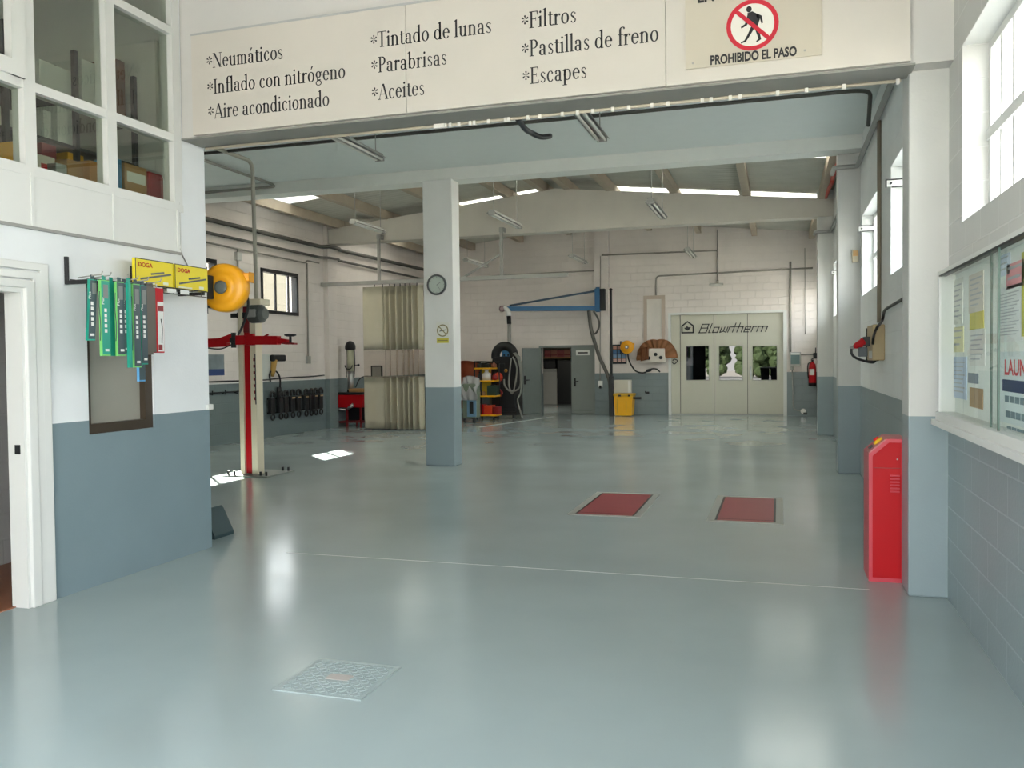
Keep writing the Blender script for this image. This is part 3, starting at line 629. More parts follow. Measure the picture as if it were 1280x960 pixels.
# ================================================================== FLOOR COVERS
def pit(q, label):
    c = [on(px, py, 'Z', 0) for px, py in q]; x0 = (c[0].x+c[3].x)/2; x1 = (c[1].x+c[2].x)/2; y0 = (c[0].y+c[1].y)/2; y1 = (c[2].y+c[3].y)/2
    t = thing('pit_cover', label, 'floor cover', ((x0+x1)/2, (y0+y1)/2, 0), 'red covers set in the floor')
    f = MB(); w = .07
    f.box(x0-w, x1+w, y0-w, y0, 0, .004).box(x0-w, x1+w, y1, y1+w, 0, .004).box(x0-w, x0, y0, y1, 0, .004).box(x1, x1+w, y0, y1, 0, .004)
    f.build('frame', mat('pit_frame', (166, 168, 160), .4), t)
    MB().box(x0+.022, x1-.022, y0+.012, y1-.012, .001, .0035).build('plate', mat('red_pit_plate', (156, 52, 62), .4, var=.1), t)
    MB().box(x0, x0+.022, y0, y1, .0005, .003).box(x1-.022, x1, y0, y1, .0005, .003).box(x0, x1, y0+.09, y0+.096, .001, .0042).build('gap', m_black, t)
pit([(722, 643), (796, 645), (815, 618), (748, 617)], 'red floor cover in a pale frame, left one of the pair')
pit([(892, 651), (970, 653), (970, 623), (905, 622)], 'red floor cover in a pale frame, right one of the pair')
t = thing('manhole_cover', 'square grey painted chequered manhole cover in the near floor', 'manhole cover', (-2.09, 3.77, 0))
m_mh = mat('painted_manhole', (152, 164, 164), .3, .0, .08)
MB().box(-2.31, -1.87, 3.57, 3.985, 0, .006, .002).build('plate', m_mh, t)
MB().box(-2.32, -1.86, 3.985, 4.0, 0, .007).box(-2.325, -2.31, 3.56, 4.0, 0, .005).box(-1.87, -1.855, 3.56, 4.0, 0, .005).box(-2.325, -1.855, 3.555, 3.57, 0, .005).build('rim', m_mh, t)
s = MB()
for i in range(14):
    for j in range(13):
        x, y = -2.29+i*.0305, 3.59+j*.0305; a = PI/4 if (i+j) % 2 else -PI/4
        if 5 <= i <= 8 and 5 <= j <= 7: continue
        s.obox((x, y, .0075), (math.cos(a), math.sin(a), 0), (-math.sin(a), math.cos(a), 0), (0, 0, 1), .026, .008, .004)
s.build('tread_pattern', m_mh, t)
MB().box(-2.15, -2.02, 3.745, 3.815, .006, .0085, .001).build('maker_plate', mat('maker_plate', (176, 168, 162), .4), t)

# ================================================================== COLUMN: CLOCK AND SIGN
cx, cy, cz = -4.875, 12.0, on(553, 356, 'Y', 12.0).z
t = thing('wall_clock', 'round chrome rimmed wall clock on the white free standing column', 'clock', (cx, cy, cz))
MB().lathe((cx, cy, cz), (0, -1, 0), [(.15, 0), (.155, .02), (.15, .03)], 40).build('case', m_alu, t)
MB().ring((cx, cy-.03, cz), (0, -1, 0), .128, .155, .018).build('rim', mat('chrome', (150, 152, 156), .12, 1.), t)
MB().lathe((cx, cy-.03, cz), (0, -1, 0), [(.129, 0), (.129, .004)], 40).build('dial', mat('clock_dial', (214, 218, 206), .5), t)
hm = MB()
for k in range(12):
    a = k*PI/6; p = Vector((cx+.108*math.sin(a), cy-.035, cz+.108*math.cos(a))); hm.bar(p, p+Vector((.014*math.sin(a), 0, .014*math.cos(a))), .002, .006, (0, 1, 0))
hm.build('hour_marks', m_black, t)
MB().bar((cx, cy-.038, cz), (cx+.06, cy-.038, cz+.035), .003, .009, (0, 1, 0)).build('hour_hand', m_black, t)
MB().bar((cx, cy-.04, cz), (cx+.055, cy-.04, cz-.07), .003, .006, (0, 1, 0)).build('minute_hand', m_black, t)
MB().lathe((cx, cy-.047, cz), (0, -1, 0), [(.128, 0), (.126, .002)], 40).build('glass', m_glass, t)
c0 = on(553.5, 414, 'Y', 12.0); cx, cz = c0.x, c0.z
t = thing('no_smoking_sign', 'small no smoking sign with yellow strip on the white free standing column', 'sign', (cx, 12.0, cz-.17))
MB().box(cx-.1, cx+.1, 11.993, 12.0, cz-.19, cz+.13, .002).build('plate', mat('sign_white', (226, 226, 216), .4), t)
m_olv = mat('sign_olive', (134, 124, 84), .5)
MB().ring((cx, 11.993, cz+.01), (0, -1, 0), .075, .092, .002).build('ring', m_olv, t)
MB().bar((cx-.055, 11.991, cz+.065), (cx+.055, 11.991, cz-.045), .002, .014, (.7, 0, .7)).build('slash', m_olv, t)
MB().bar((cx-.05, 11.992, cz-.0), (cx+.05, 11.992, cz+.02), .001, .012, (0, 0, 1)).build('cigarette', m_black, t)
MB().box(cx-.095, cx+.095, 11.991, 11.993, cz-.175, cz-.105).build('caption_strip', mat('sign_yellow', (206, 194, 70), .5), t)
MB().box(cx-.08, cx+.08, 11.99, 11.991, cz-.145, cz-.132).build('caption_line', m_olv, t)

# ================================================================== RED CONTROL CABINET
x0, x1, y0, y1 = .597, .84, 6.44, 6.8
t = thing('control_cabinet', 'red steel lift control cabinet with sloping panel beside the near right pillar', 'cabinet', (.72, 6.6, 0))
m_lred = mat('red_enamel_edge', (198, 66, 80), .35)
MB().prism([(x0, y0, .0), (x1, y0, .0), (x1, y0, 1.0), (x0+.12, y0, 1.0), (x0, y0, .89)], (0, y1-y0, 0)).build('body', m_lred, t)
MB().prism([(x0+.025, y0-.004, .03), (x1-.035, y0-.004, .03), (x1-.035, y0-.004, .975), (x0+.13, y0-.004, .975), (x0+.025, y0-.004, .88)], (0, .006, 0)).build('front_panel', m_red, t)
MB().box(x0+.03, x1-.04, y0-.0055, y0-.0035, .795, .8).build('panel_seam', m_dred, t)
lv = MB()
for k in range(6): lv.box(x1-.105, x1-.045, y0-.012, y0-.002, .63+k*.022, .64+k*.022, .003)
lv.build('louvres', m_lred, t)
n = Vector((-.675, 0, .737)); s = Vector((.737, 0, .675))
p = Vector((x0, y0+.1, .89)); pc = p+s*.08
MB().obox(pc+n*.004, s, (0, 1, 0), n, .15, .2, .012, .003).build('control_panel', mat('panel_pink', (190, 110, 112), .4), t)
k = MB().lathe(p+s*.11+n*.01, n, [(.036, 0), (.036, .014), (.02, .014), (.02, .02)], 24).build('switch_plate', mat('switch_yellow', (232, 190, 40), .4), t)
MB().lathe(p+s*.11+n*.024, n, [(.012, 0), (.02, .006), (.02, .018), (.016, .02)], 20).build('emergency_knob', m_red, k)
MB().obox(p+s*.045+n*.016, s, (0, 1, 0), n, .035, .05, .014, .003).build('push_button', m_black, t)
MB().lathe((.78, y0-.004, .86), (0, -1, 0), [(.005, 0), (.005, .004)], 10).build('lock', m_galv, t)

# ================================================================== SOCKET BOX WITH RED PLUG ON THE RIGHT WALL
xs = XR
t = thing('socket_box', 'tan electrical socket box low on the brownish conduit of the right wall', 'socket box', (xs-.06, 9.85, 1.5))
MB().box(xs-.12, xs, 9.55, 10.1, 1.53, 1.9, .012).build('body', mat('tan_box', (178, 158, 120), .5), t)
MB().box(xs-.122, xs-.118, 9.58, 9.9, 1.55, 1.63).build('label_plate', m_white, t)
MB().box(xs-.13, xs, 10.1, 10.14, 1.52, 1.88, .008).build('side_cover', m_dark, t)
MB().obox((xs-.19, 9.8, 1.62), (1, 0, 0), (0, 1, 0), (0, 0, 1), .09, .08, .1, .012).build('socket_flap', mat('socket_grey', (92, 100, 106), .5), t)
MB().box(xs-.19, xs-.11, 9.76, 9.86, 1.68, 1.78, .01).build('socket', m_dark, t)
pl = thing('plug', 'red industrial plug with looping black cable in the tan socket box', 'plug', (xs-.25, 9.8, 1.7))
a = Vector((xs-.17, 9.8, 1.73)); b = on(1067, 434, 'Y', 9.8)
MB().tube([a, a+(b-a)*.15, a+(b-a)*.3, a+(b-a)*.75, b], [.045, .05, .042, .034, .018], 16).build('body', m_red, pl)
MB().tube([b, b+(b-a)*.3], .02, 12).build('gland', m_galv, pl)
q = [(1064, 436), (1065, 443), (1071, 448), (1080, 451), (1090, 453), (1094, 451), (1095, 446), (1094, 440)]
MB().tube(spline([on(x, y, 'Y', 9.78) for x, y in q], 6), .013, 8).build('cable', m_black, pl)
MB().tube(spline([on(x, y, 'Y', 9.79) for x, y in ((1078, 429), (1082, 426), (1087, 427))], 5), .012, 8).build('handle', m_red, pl)
q = [(1091, 430), (1092, 420), (1096, 410), (1103, 400), (1106, 388), (1118, 380), (1130, 373)]
tag(MB().tube(spline([on(x, y, 'X', xs-.03-.09*(i < 3)) for i, (x, y) in enumerate(q)], 6), .014, 8).build('cable', m_black, None), 'black cable running from the tan socket box up to the near right pillar', 'cable')
a = on(1065, 313, 'Y', 12.3); b = on(1073, 328, 'Y', 12.3)
t = thing('alarm_box', 'small beige box on the middle pilaster of the right wall', 'box', (a.x/2+b.x/2, 12.3, b.z))
MB().box(a.x, b.x, 12.26, 12.32, b.z, a.z, .008).build('body', mat('beige_box', (196, 186, 160), .5), t); MB().box(a.x+.01, b.x-.01, 12.255, 12.262, (a.z+b.z)/2, a.z-.01, .002).build('lid', mat('amber', (206, 160, 104), .5), t)

# ================================================================== NOTICE BOARD
yb0, yb1, zb0, zb1, xf = 2.6, 5.8, 1.205, 2.08, .93
t = thing('notice_board', 'white framed glass fronted notice case on the near right wall', 'notice board', (XR-.05, 4.2, zb0))
f = MB()
f.box(xf, XR, yb1-.035, yb1, zb0, zb1).box(xf, XR, yb0, yb0+.035, zb0, zb1).box(xf, XR, yb0, yb1, zb1-.022, zb1).box(xf-.012, XR, yb0, yb1, zb0-.03, zb0+.025).box(xf-.035, xf+.02, yb0, yb1+.01, zb0-.055, zb0-.022)
f.build('frame', m_wframe, t)
MB().box(XR-.02, XR, yb0, yb1, zb0, zb1).build('backing', mat('board_backing', (238, 242, 238), .7), t)
ysp = on(1238, 400, 'X', xf).y
MB().box(xf+.008, xf+.013, ysp-.11, yb1-.03, zb0+.02, zb1-.02).build('glass_pane', m_bglass, t)
MB().box(xf+.024, xf+.029, yb0+.03, ysp+.11, zb0+.02, zb1-.02).build('glass_pane', m_bglass, t)
MB().box(xf+.006, xf+.015, ysp-.115, ysp-.105, zb0+.02, zb1-.02).box(xf+.022, xf+.031, ysp+.1, ysp+.11, zb0+.02, zb1-.02).build('glass_edge', mat('glass_edge', (96, 116, 108), .2), t)
MB().box(xf, xf+.04, yb0, yb1-.03, zb1-.03, zb1-.02).build('track', m_dark, t)
def paper(q, col, label, lines=0, name='notice_sheet', cat='paper', lc=(176, 180, 186)):
    a, b = on(q[0], q[1], 'X', XR-.026), on(q[2], q[3], 'X', XR-.026)
    y0, y1, z0, z1 = min(a.y, b.y), max(a.y, b.y), min(a.z, b.z), max(a.z, b.z)
    o = thing(name, label, cat, (XR-.024, (y0+y1)/2, z0), 'papers pinned in the notice case')
    MB().box(XR-.0262, XR-.0222, y0, y1, z0, z1).build('sheet', mat(f'paper_{col[0]}_{col[1]}_{col[2]}', col, .7, var=.03), o)
    if lines:
        mb = MB(); dz = (z1-z0)*.8/lines
        for k in range(lines): mb.box(XR-.0272, XR-.0262, y0+(y1-y0)*.1*(1+(k*7 % 3)), y1-(y1-y0)*.1, z1-(z1-z0)*.12-k*dz-dz*.28, z1-(z1-z0)*.12-k*dz)
        mb.build('print', mat(f'print_{lc[0]}_{lc[1]}', lc, .7), o)
    return o, y0, y1, z0, z1
paper((1181, 350, 1189, 400), (204, 222, 214), 'pale green sheet at the far top corner of the notice case', 6)
paper((1190, 352, 1203, 404), (226, 228, 220), 'white sheet beside the pale green one in the notice case', 7)
paper((1190, 410, 1204, 440), (226, 222, 180), 'cream slip midway up at the far end of the notice case', 3)
paper((1180, 410, 1188, 470), (200, 216, 214), 'grey green sheet lower at the far end of the notice case', 6)
paper((1190, 446, 1208, 500), (190, 206, 228), 'pale blue sheet near the bottom far end of the notice case', 8)
paper((1211, 345, 1229, 388), (216, 210, 200), 'beige printed sheet near the top before the sliding pane joint', 6)
paper((1212, 392, 1229, 410), (206, 196, 96), 'small mustard yellow note in the notice case')
paper((1212, 414, 1231, 458), (228, 228, 224), 'white sheet under the mustard note in the notice case', 6)
paper((1212, 484, 1228, 512), (170, 140, 104), 'brown card low in the notice case beside the joint', 0, 'card', 'card')
paper((1210, 466, 1222, 480), (120, 134, 150), 'dark blue grey slip above the brown card', 0)
paper((1247, 322, 1262, 342), (206, 216, 232), 'light blue tilted slip at the top of the notice case, right of the joint', 3)
paper((1258, 332, 1280, 356), (224, 150, 156), 'pink sheet high on the right of the notice case', 2)
paper((1247, 362, 1277, 426), (230, 232, 232), 'large white sheet of close printed lines under the pink sheet', 14)
paper((1277, 316, 1285, 420), (198, 192, 84), 'yellow strip at the right end of the notice case')
o, y0, y1, z0, z1 = paper((1247, 440, 1316, 545), (222, 232, 234), 'pale poster headed LAUNCH in red in the notice case', 0, 'poster', 'poster')
xp = XR-.0275; m_lr = mat('print_red', (214, 60, 70), .6); m_nv = mat('print_navy', (46, 60, 100), .6)
a = on(1256, 468, 'X', xp); b = on(1300, 475, 'X', xp)
text_mesh(MB(), 'LAUNCH', (xp, a.y, a.z-.0), (0, -1, 0), (0, 0, 1), .1, (a.y-b.y), .02).build('heading', m_lr, o)
a = on(1253, 474, 'X', xp); b = on(1312, 492, 'X', xp); MB().box(xp, XR-.026, b.y, a.y, a.z-.055, a.z).build('navy_band', m_nv, o)
mb = MB(); a = on(1256, 494, 'X', xp)
for k in range(3):
    for j in range(5): mb.box(xp, XR-.026, a.y-.09*j-.07-.02*k, a.y-.09*j-.02*k, a.z-.07*k-.03, a.z-.07*k)
mb.build('print', mat('print_grey', (120, 140, 150), .6), o)

# ================================================================== WIPER RACK ON THE OFFICE WALL
xr = -4.40                                      # front rail
ya = on(82, 345, 'X', XO).y; yb_ = on(164, 340, 'X', XO).y; zr = 2.15
t = thing('wall_rack', 'black wire rack on two brackets on the office wall over the hatch', 'rack', (XO, 5.3, 2.1))
ye_ = on(258, 362, 'X', xr).y
for y in (ya, yb_, ye_-.03):
    m = MB().box(XO, XO+.02, y-.012, y+.012, zr-.03, zr+.16, .002).box(XO, xr, y-.01, y+.01, zr-.03, zr-.005, .002); m.build('bracket', m_black, t)
r = MB()
for x in (XO+.06, xr): r.tube([(x, ya-.02, zr), (x, ye_, zr)], .004, 8)
r.tube([(xr, ya+.1, zr-.045), (xr, ye_, zr-.045)], .0035, 8)
k = ya+.02
while k < ye_:
    r.tube([(XO+.02, k, zr), (xr, k, zr), (xr, k, zr-.045)], .0028, 6); k += .11
r.build('wire_shelf', m_dark, t)
py = lambda px, x: on(px, 390, 'X', x).y
for k in range(5):
    y = 4.98+.15*k; MB().box(xr+.003, xr+.006, y, y+.1, zr-.04, zr-.008).build('price_tag', m_white, t)
HK = [py(117, xr+.12), py(131, xr+.14), py(152, xr+.14), py(165, xr+.14), py(175, xr+.12), py(188, xr+.1)]
for y in HK:
    MB().tube([(xr, y, zr-.005), (xr+.19, y, zr+.01), (xr+.2, y, zr+.03)], .004, 8).build('hook', m_galv, t)
m_teal = mat('teal_pack', (30, 150, 128), .35); m_lime = mat('lime_pack', (120, 200, 110), .4); m_pdk = mat('dark_pack_face', (58, 76, 82), .35); m_pshaded = mat('shaded_brown_pack', (92, 84, 74), .4)
def pack(y, x, L_, edge, face, label, name='wiper_blade_pack', words=True, w=.062, th=.02, cat='wiper pack', tilt=0.):
    z1 = zr-.02; z0 = z1-L_
    o = thing(name, label, cat, (x+th/2, y, z0), 'packaged wiper blades hanging on the rack')
    MB().prism([(x, y-w/2+tilt, z0), (x+th, y-w/2+tilt, z0), (x+th, y-w/2, z1), (x, y-w/2, z1)], (0, w, 0)).build('box', edge, o)
    MB().prism([(x+th, y-w/2+.004+tilt, z0+.01), (x+th, y+w/2-.002+tilt, z0+.01), (x+th, y+w/2-.002, z1-.006), (x+th, y-w/2+.004, z1-.006)], (.0015, 0, 0)).build('front_card', face, o)
    MB().box(x+th*.4, x+th*.6, y-.015, y+.015, z1, z1+.03).build('hang_tab', face, o)
    pr = MB()
    if words:
        text_mesh(pr, 'Plus', (x+th+.0015, y-w*.18+tilt*.6, z1-L_*.32), (0, 0, -1) if False else (0, 0, 1), (0, -1, 0), .03, None, .01)
        for k in range(5): pr.box(x+th+.001, x+th+.003, y-.012+tilt*.6, y+.008+tilt*.6, z1-L_*.42-.034*k, z1-L_*.42-.034*k+.022)
        pr.box(x+th+.001, x+th+.003, y-.01+tilt, y+.004+tilt, z0+.03, z0+.045).box(x+th+.001, x+th+.003, y+.008+tilt, y+.02+tilt, z0+.03, z0+.045)
        pr.build('print', m_white, o)
        MB().box(x+th+.0012, x+th+.0028, y-w*.25, y+w*.3, z1-L_*.24, z1-L_*.06).build('picture', mat('pack_picture', (120, 124, 122), .4), o)
        MB().tube(spline([(x+th*.5, y-w/2-.001+tilt*.5, z1-L_*.15), (x+th*.3, y-w/2-.002+tilt*.5, z1-L_*.35), (x+th*.7, y-w/2-.002+tilt, z1-L_*.6), (x+th*.4, y-w/2-.001+tilt, z1-L_*.8)], 5), .003, 6).build('edge_print', m_pdk, o)
    return o
Y = lambda px, x: py(px, x)
pack(Y(118, xr+.12), xr+.10, .40, m_teal, m_pdk, 'short teal edged dark wiper pack, the one hanging nearest the door', tilt=-.03)
pack(Y(132, xr+.15), xr+.13, .50, m_lime, m_teal, 'lime edged wiper pack with teal front, second hook from the door', words=True, w=.075)
pack(Y(141, xr+.11), xr+.09, .50, m_teal, m_teal, 'plain teal wiper pack tucked behind the lime edged pack', words=False)
pack(Y(151, xr+.15), xr+.13, .50, m_lime, m_pdk, 'lime edged dark wiper pack on the third hook from the door', w=.07)
pack(Y(157, xr+.105), xr+.085, .49, m_teal, m_pdk, 'teal edged dark wiper pack behind the one on the third hook')
pack(Y(159, xr+.07), xr+.05, .48, m_teal, m_pdk, 'teal wiper pack nearest the rail on the third hook', words=False)
pack(Y(162.5, xr+.175), xr+.155, .58, m_teal, m_teal, 'long teal wiper pack foremost on the fourth hook', words=False, w=.028)
pack(Y(171, xr+.135), xr+.115, .58, m_lime, m_pdk, 'long lime edged dark wiper pack second in line on the fourth hook', w=.07)
pack(Y(173, xr+.095), xr+.075, .57, m_teal, m_pdk, 'long teal edged wiper pack third in line on the fourth hook', words=False)
pack(Y(180, xr+.11), xr+.09, .56, m_teal, m_pdk, 'dark wiper pack with white print on the fifth hook')
pack(Y(176, xr+.06), xr+.04, .68, mat('blue_pack', (90, 160, 210), .4), m_pdk, 'longest wiper pack, with blue lower edge, showing below the others', words=False)
pack(Y(187, xr+.09), xr+.07, .49, m_pshaded, m_pshaded, 'wiper pack painted shade brown on the sixth hook next to the red pack', words=False)  # dim brown colour stands for the shade behind the front packs
pack(Y(191, xr+.05), xr+.03, .47, m_pshaded, m_pshaded, 'wiper pack painted shade brown, half hidden behind its twin on the sixth hook', words=False)
o = thing('wiper_blade_pack', 'red and white wiper pack hanging on the right end of the rack', 'wiper pack', (xr+.04, 5.3, 1.68), 'packaged wiper blades hanging on the rack')
y0 = on(195, 400, 'X', xr+.05).y; z1 = zr-.02; z0 = on(203, 441, 'X', xr+.05).z
MB().box(xr+.02, xr+.05, y0, y0+.085, z0, z1, .002).build('box', m_red, o)
MB().box(xr+.05, xr+.0515, y0+.018, y0+.08, z0+.01, z1-.1).build('front_card', m_white, o)
MB().tube(spline([(xr+.0525, y0+.055, z0+.07), (xr+.0525, y0+.062, z0+.18), (xr+.0525, y0+.05, z0+.25)], 6), .004, 6).build('blade_picture', m_black, o)
MB().box(xr+.051, xr+.053, y0+.02, y0+.078, z1-.17, z1-.13).box(xr+.051, xr+.053, y0+.02, y0+.06, z0+.02, z0+.06).build('print', m_dred, o)
MB().tube([(xr+.035, y0+.03, z1-.0), (xr+.035, y0+.03, z1+.03)], .004, 8).build('hang_tab', m_white, o)
# yellow wiper boxes standing on the shelf
xb = -4.5
def ybox(pa, pb, label):
    a, b = on(*pa, 'X', xb), on(*pb, 'X', xb); y0, y1 = a.y, b.y; z0, z1 = zr+.008, zr+.205
    o = thing('wiper_blade_box', label, 'box', (xb-.04, (y0+y1)/2, z0), 'yellow wiper boxes on the rack')
    MB().box(xb-.03, xb, y0, y1, z0, z1, .003).build('carton', m_lyel, o)
    MB().box(xb-.0005, xb+.001, y0, y1, z0, z0+.006).box(xb-.0005, xb+.001, y0, y1, z1-.006, z1).box(xb-.0005, xb+.001, y0, y0+.005, z0, z1).build('border', m_dark, o)
    text_mesh(MB(), 'DOGA', (xb+.0015, y0+.03, z1-.06), (0, 1, 0), (0, 0, 1), .045, .15, .025).build('lettering', m_red, o)
    w = y1-y0
    MB().bar((xb+.002, y0+w*.12, z0+.045), (xb+.002, y1-w*.06, z0+.105), .003, .014, (0, 0, 1)).bar((xb+.002, y0+w*.4, z0+.09), (xb+.002, y0+w*.75, z0+.112), .003, .014, (0, 0, 1)).build('blade_picture', mat('picture_grey', (90, 94, 92), .5), o)
    MB().box(xb+.0, xb+.002, y0+w*.72, y0+w*.86, z0+.02, z0+.04).box(xb, xb+.002, y0+w*.1, y0+w*.5, z0+.012, z0+.024).build('print', mat('print_pale', (220, 222, 200), .5), o)
ybox((169, 330), (216, 335), 'yellow DOGA wiper box on the rack, the left one')
ybox((218.5, 335), (259.5, 343), 'yellow DOGA wiper box on the rack, the one beside the yellow hose reel')
# thin cable on the wall
a = on(225, 300, 'X', XO+.008); b = on(225, 312, 'X', XO+.008); c = on(236, 335, 'X', XO+.008)
tag(MB().tube(spline([a+Vector((0, 0, .3)), a, b, c], 6), .005, 6).build('cable', mat('cable_grey', (120, 120, 118), .5), None), 'thin grey cable on the office wall running down to the yellow boxes', 'cable')

# ================================================================== YELLOW HOSE REELS
m_reel = mat('reel_yellow', (236, 164, 14), .35, var=.04)
def reel(c, ax, R, th, label, side):
    c = Vector(c); n = Vector(ax).normalized()
    o = thing('hose_reel', label, 'hose reel', c-Vector((0, 0, R)))
    MB().lathe(c-n*th*.5, n, [(R*.6, 0), (R*.93, .008), (R, th*.22), (R, th*.62), (R*.94, th*.8), (R*.8, th*.86), (R*.62, th*.88), (R*.6, th*.97), (R*.3, th*1.0), (R*.28, th*.97)], 44).build('casing', m_reel, o)
    MB().lathe(c+n*(th*.46), n, [(R*.27, 0), (R*.27, .012), (R*.2, .018)], 28).build('hub', mat('reel_hub', (98, 104, 100), .4), o)
    s = Vector(side); q = c+s*R*.92+Vector((0, 0, R*.42)); MB().obox(q, s, n, (0, 0, 1), R*.34, th*.5, R*.34, .01).build('hose_guide', m_reel, o)
    MB().obox(c-s*R*.95+Vector((0, 0, -R*.05))-n*th*.2, s, n, (0, 0, 1), .02, th*.7, R*1.9, .004).build('wall_bracket', m_dark, o)
    return o
ry = 6.45; c0 = on(281, 360, 'Y', ry)
r1 = reel((c0.x, ry, c0.z), (.16, -.98, 0), .212, .16, 'large yellow hose reel on the end of the office wall', (.95, .32, 0))
MB().box(XO-.1, XO-.03, 6.23, 6.5, c0.z-.1, c0.z+.1, .006).box(XO-.1, c0.x, 6.47, 6.51, c0.z-.04, c0.z+.04).build('wall_mount', m_dark, r1)
hp = [(300, 352), (306, 361), (310, 375), (309, 390), (303, 408), (298, 418)]
MB().tube(spline([on(x, y, 'Y', ry+.05+.2*i) for i, (x, y) in enumerate(hp)], 6), .012, 8).build('hose', m_rubber, r1)
# dark wedge behind the office corner
a = on(264, 640, 'Y', 6.6); b = on(277, 662, 'Y', 6.6)
tag(MB().prism([(XO-.3, 6.5, 0), (b.x, 6.5, 0), (b.x, 6.5, .03), (a.x, 6.5, .24), (XO-.3, 6.5, .26)], (0, .28, 0)).build('wheel_ramp', mat('teal_dark', (36, 62, 66), .5), None), 'dark teal wedge on the floor peeking out behind the office corner', 'ramp')

# ================================================================== STOCK BEHIND THE UPPER OFFICE GLASS
def carton(pa, pb, x, dx, m, label, name='cardboard_box', cat='box', tape=None, lid=True):
    a, b = on(*pa, 'X', x), on(*pb, 'X', x); y0, y1 = min(a.y, b.y), max(a.y, b.y); z1 = max(a.z, b.z)
    y1 = min(y1, 6.08)
    o = thing(name, label, cat, (x-dx/2, (y0+y1)/2, 2.62))
    MB().box(x-dx, x, y0, y1, 2.62, z1, .006).build('body', m, o)
    if lid: MB().box(x-dx*.52, x-dx*.48, y0+.003, y1-.003, z1-.001, z1+.003).build('flap_seam', m_dark, o)
    if tape: MB().box(x-.001, x+.002, y0+.02, y1-.02, z1-.14, z1-.06).build('label_patch', tape, o)
    return o
xs = XO-.32
carton((84, 198), (109, 214), xs, .3, m_card, 'brown cardboard box on the office sill, left of the middle mullion')
carton((112, 200), (132, 240), xs+.06, .26, mat('card_orange', (186, 132, 70), .8), 'orange brown carton against the office glass beside the middle mullion')
carton((85, 188), (105, 206), xs-.35, .3, m_yel, 'yellow box behind the cardboard boxes in the office window', 'storage_box')
carton((144, 197), (153, 240), xs+.1, .2, mat('binder_blue', (60, 132, 176), .4), 'blue lever arch file standing right of the middle mullion', 'binder', 'binder', None, False)
carton((156, 203), (184, 240), xs+.1, .3, m_card, 'open topped brown carton with white lower half in the right office pane', 'cardboard_box', 'box', mat('carton_white', (216, 216, 206), .7))
carton((186, 214), (203, 246), xs+.1, .28, mat('carton_red', (170, 46, 48), .5), 'red carton in the right hand corner of the office window', 'storage_box')
carton((203, 222), (214, 248), xs+.12, .26, mat('carton_pink', (176, 104, 100), .6), 'dull pink carton at the right end of the office window', 'storage_box')
carton((52, 172), (71, 200), xs-.3, .3, m_dred, 'dark red box at the back left of the wide office pane', 'storage_box')
carton((48, 192), (69, 204), xs+.02, .24, mat('carton_white2', (206, 196, 186), .6), 'small white and red box low in the wide office pane', 'storage_box', 'box', m_red)
carton((70, 203), (84, 216), xs+.1, .2, mat('bag_grey', (156, 160, 158), .5), 'grey packet lying in front of the brown box', 'packet', 'packet', None, False)
carton((18, 176), (26, 200), xs, .25, m_yel, 'yellow box standing in the leftmost lower office pane', 'storage_box')
carton((-6, 196), (17, 206), xs+.1, .2, m_red, 'flat red box at the left edge of the office window', 'storage_box')
sx0, sx1 = -5.75, -5.2
t = thing('shelving_unit', 'grey slotted steel shelving close behind the upper office glass', 'shelving', (-5.5, 5.4, 2.62))
for x in (sx0, sx1):
    for y in (4.78, 5.42, 6.06): MB().box(x-.018, x+.018, y-.018, y+.018, 2.62, 4.0).build('upright', m_dark, t)
for z in (3.24, 3.58): MB().box(sx0, sx1, 4.76, 6.08, z, z+.025).build('shelf', m_dark, t)
for lab, (pa, pb), z, m in (('added pale wide stand-in on the top office shelf, left one behind the wide pane', ((50, 108), (90, 90)), 3.605, mat('pale_stand_in', (206, 210, 206), .6)),  # pale boxes are added stand-ins for bright rectangles in the glass
                  ('added pale stand-in on the top office shelf beside the middle mullion', ((103, 108), (128, 84)), 3.605, mat('pale_stand_in', (206, 210, 206), .6)),
                  ('brown pointed parcel on the top office shelf in the right pane', ((146, 100), (169, 84)), 3.605, mat('carton_brown', (130, 84, 62), .8)),
                  ('added narrow pale stand-in on the lower office shelf behind the wide pane', ((55, 170), (64, 140)), 3.265, mat('pale_stand_in', (206, 210, 206), .6)),
                  ('added square pale stand-in on the lower office shelf behind the wide pane', ((72, 160), (91, 138)), 3.265, mat('pale_stand_in', (206, 210, 206), .6)),
                  ('grey bundle on the lower office shelf near the middle mullion', ((96, 160), (126, 140)), 3.265, mat('carton_grey', (110, 108, 98), .7))):
    a, b = on(*pa, 'X', sx1-.05), on(*pb, 'X', sx1-.05); y1 = min(b.y, 6.02)
    o = thing('stock_box', lab, 'box', (sx1-.2, (a.y+y1)/2, z), 'boxes on the upper office shelving')
    MB().box(sx1-.4, sx1-.05, a.y, y1, z, max(b.z, z+.12), .005).build('body', m, o); MB().box(sx1-.4, sx1-.05, (a.y+y1)/2-.01, (a.y+y1)/2+.01, max(b.z, z+.12)-.001, max(b.z, z+.12)+.002).build('flap_seam', m_dark, o)
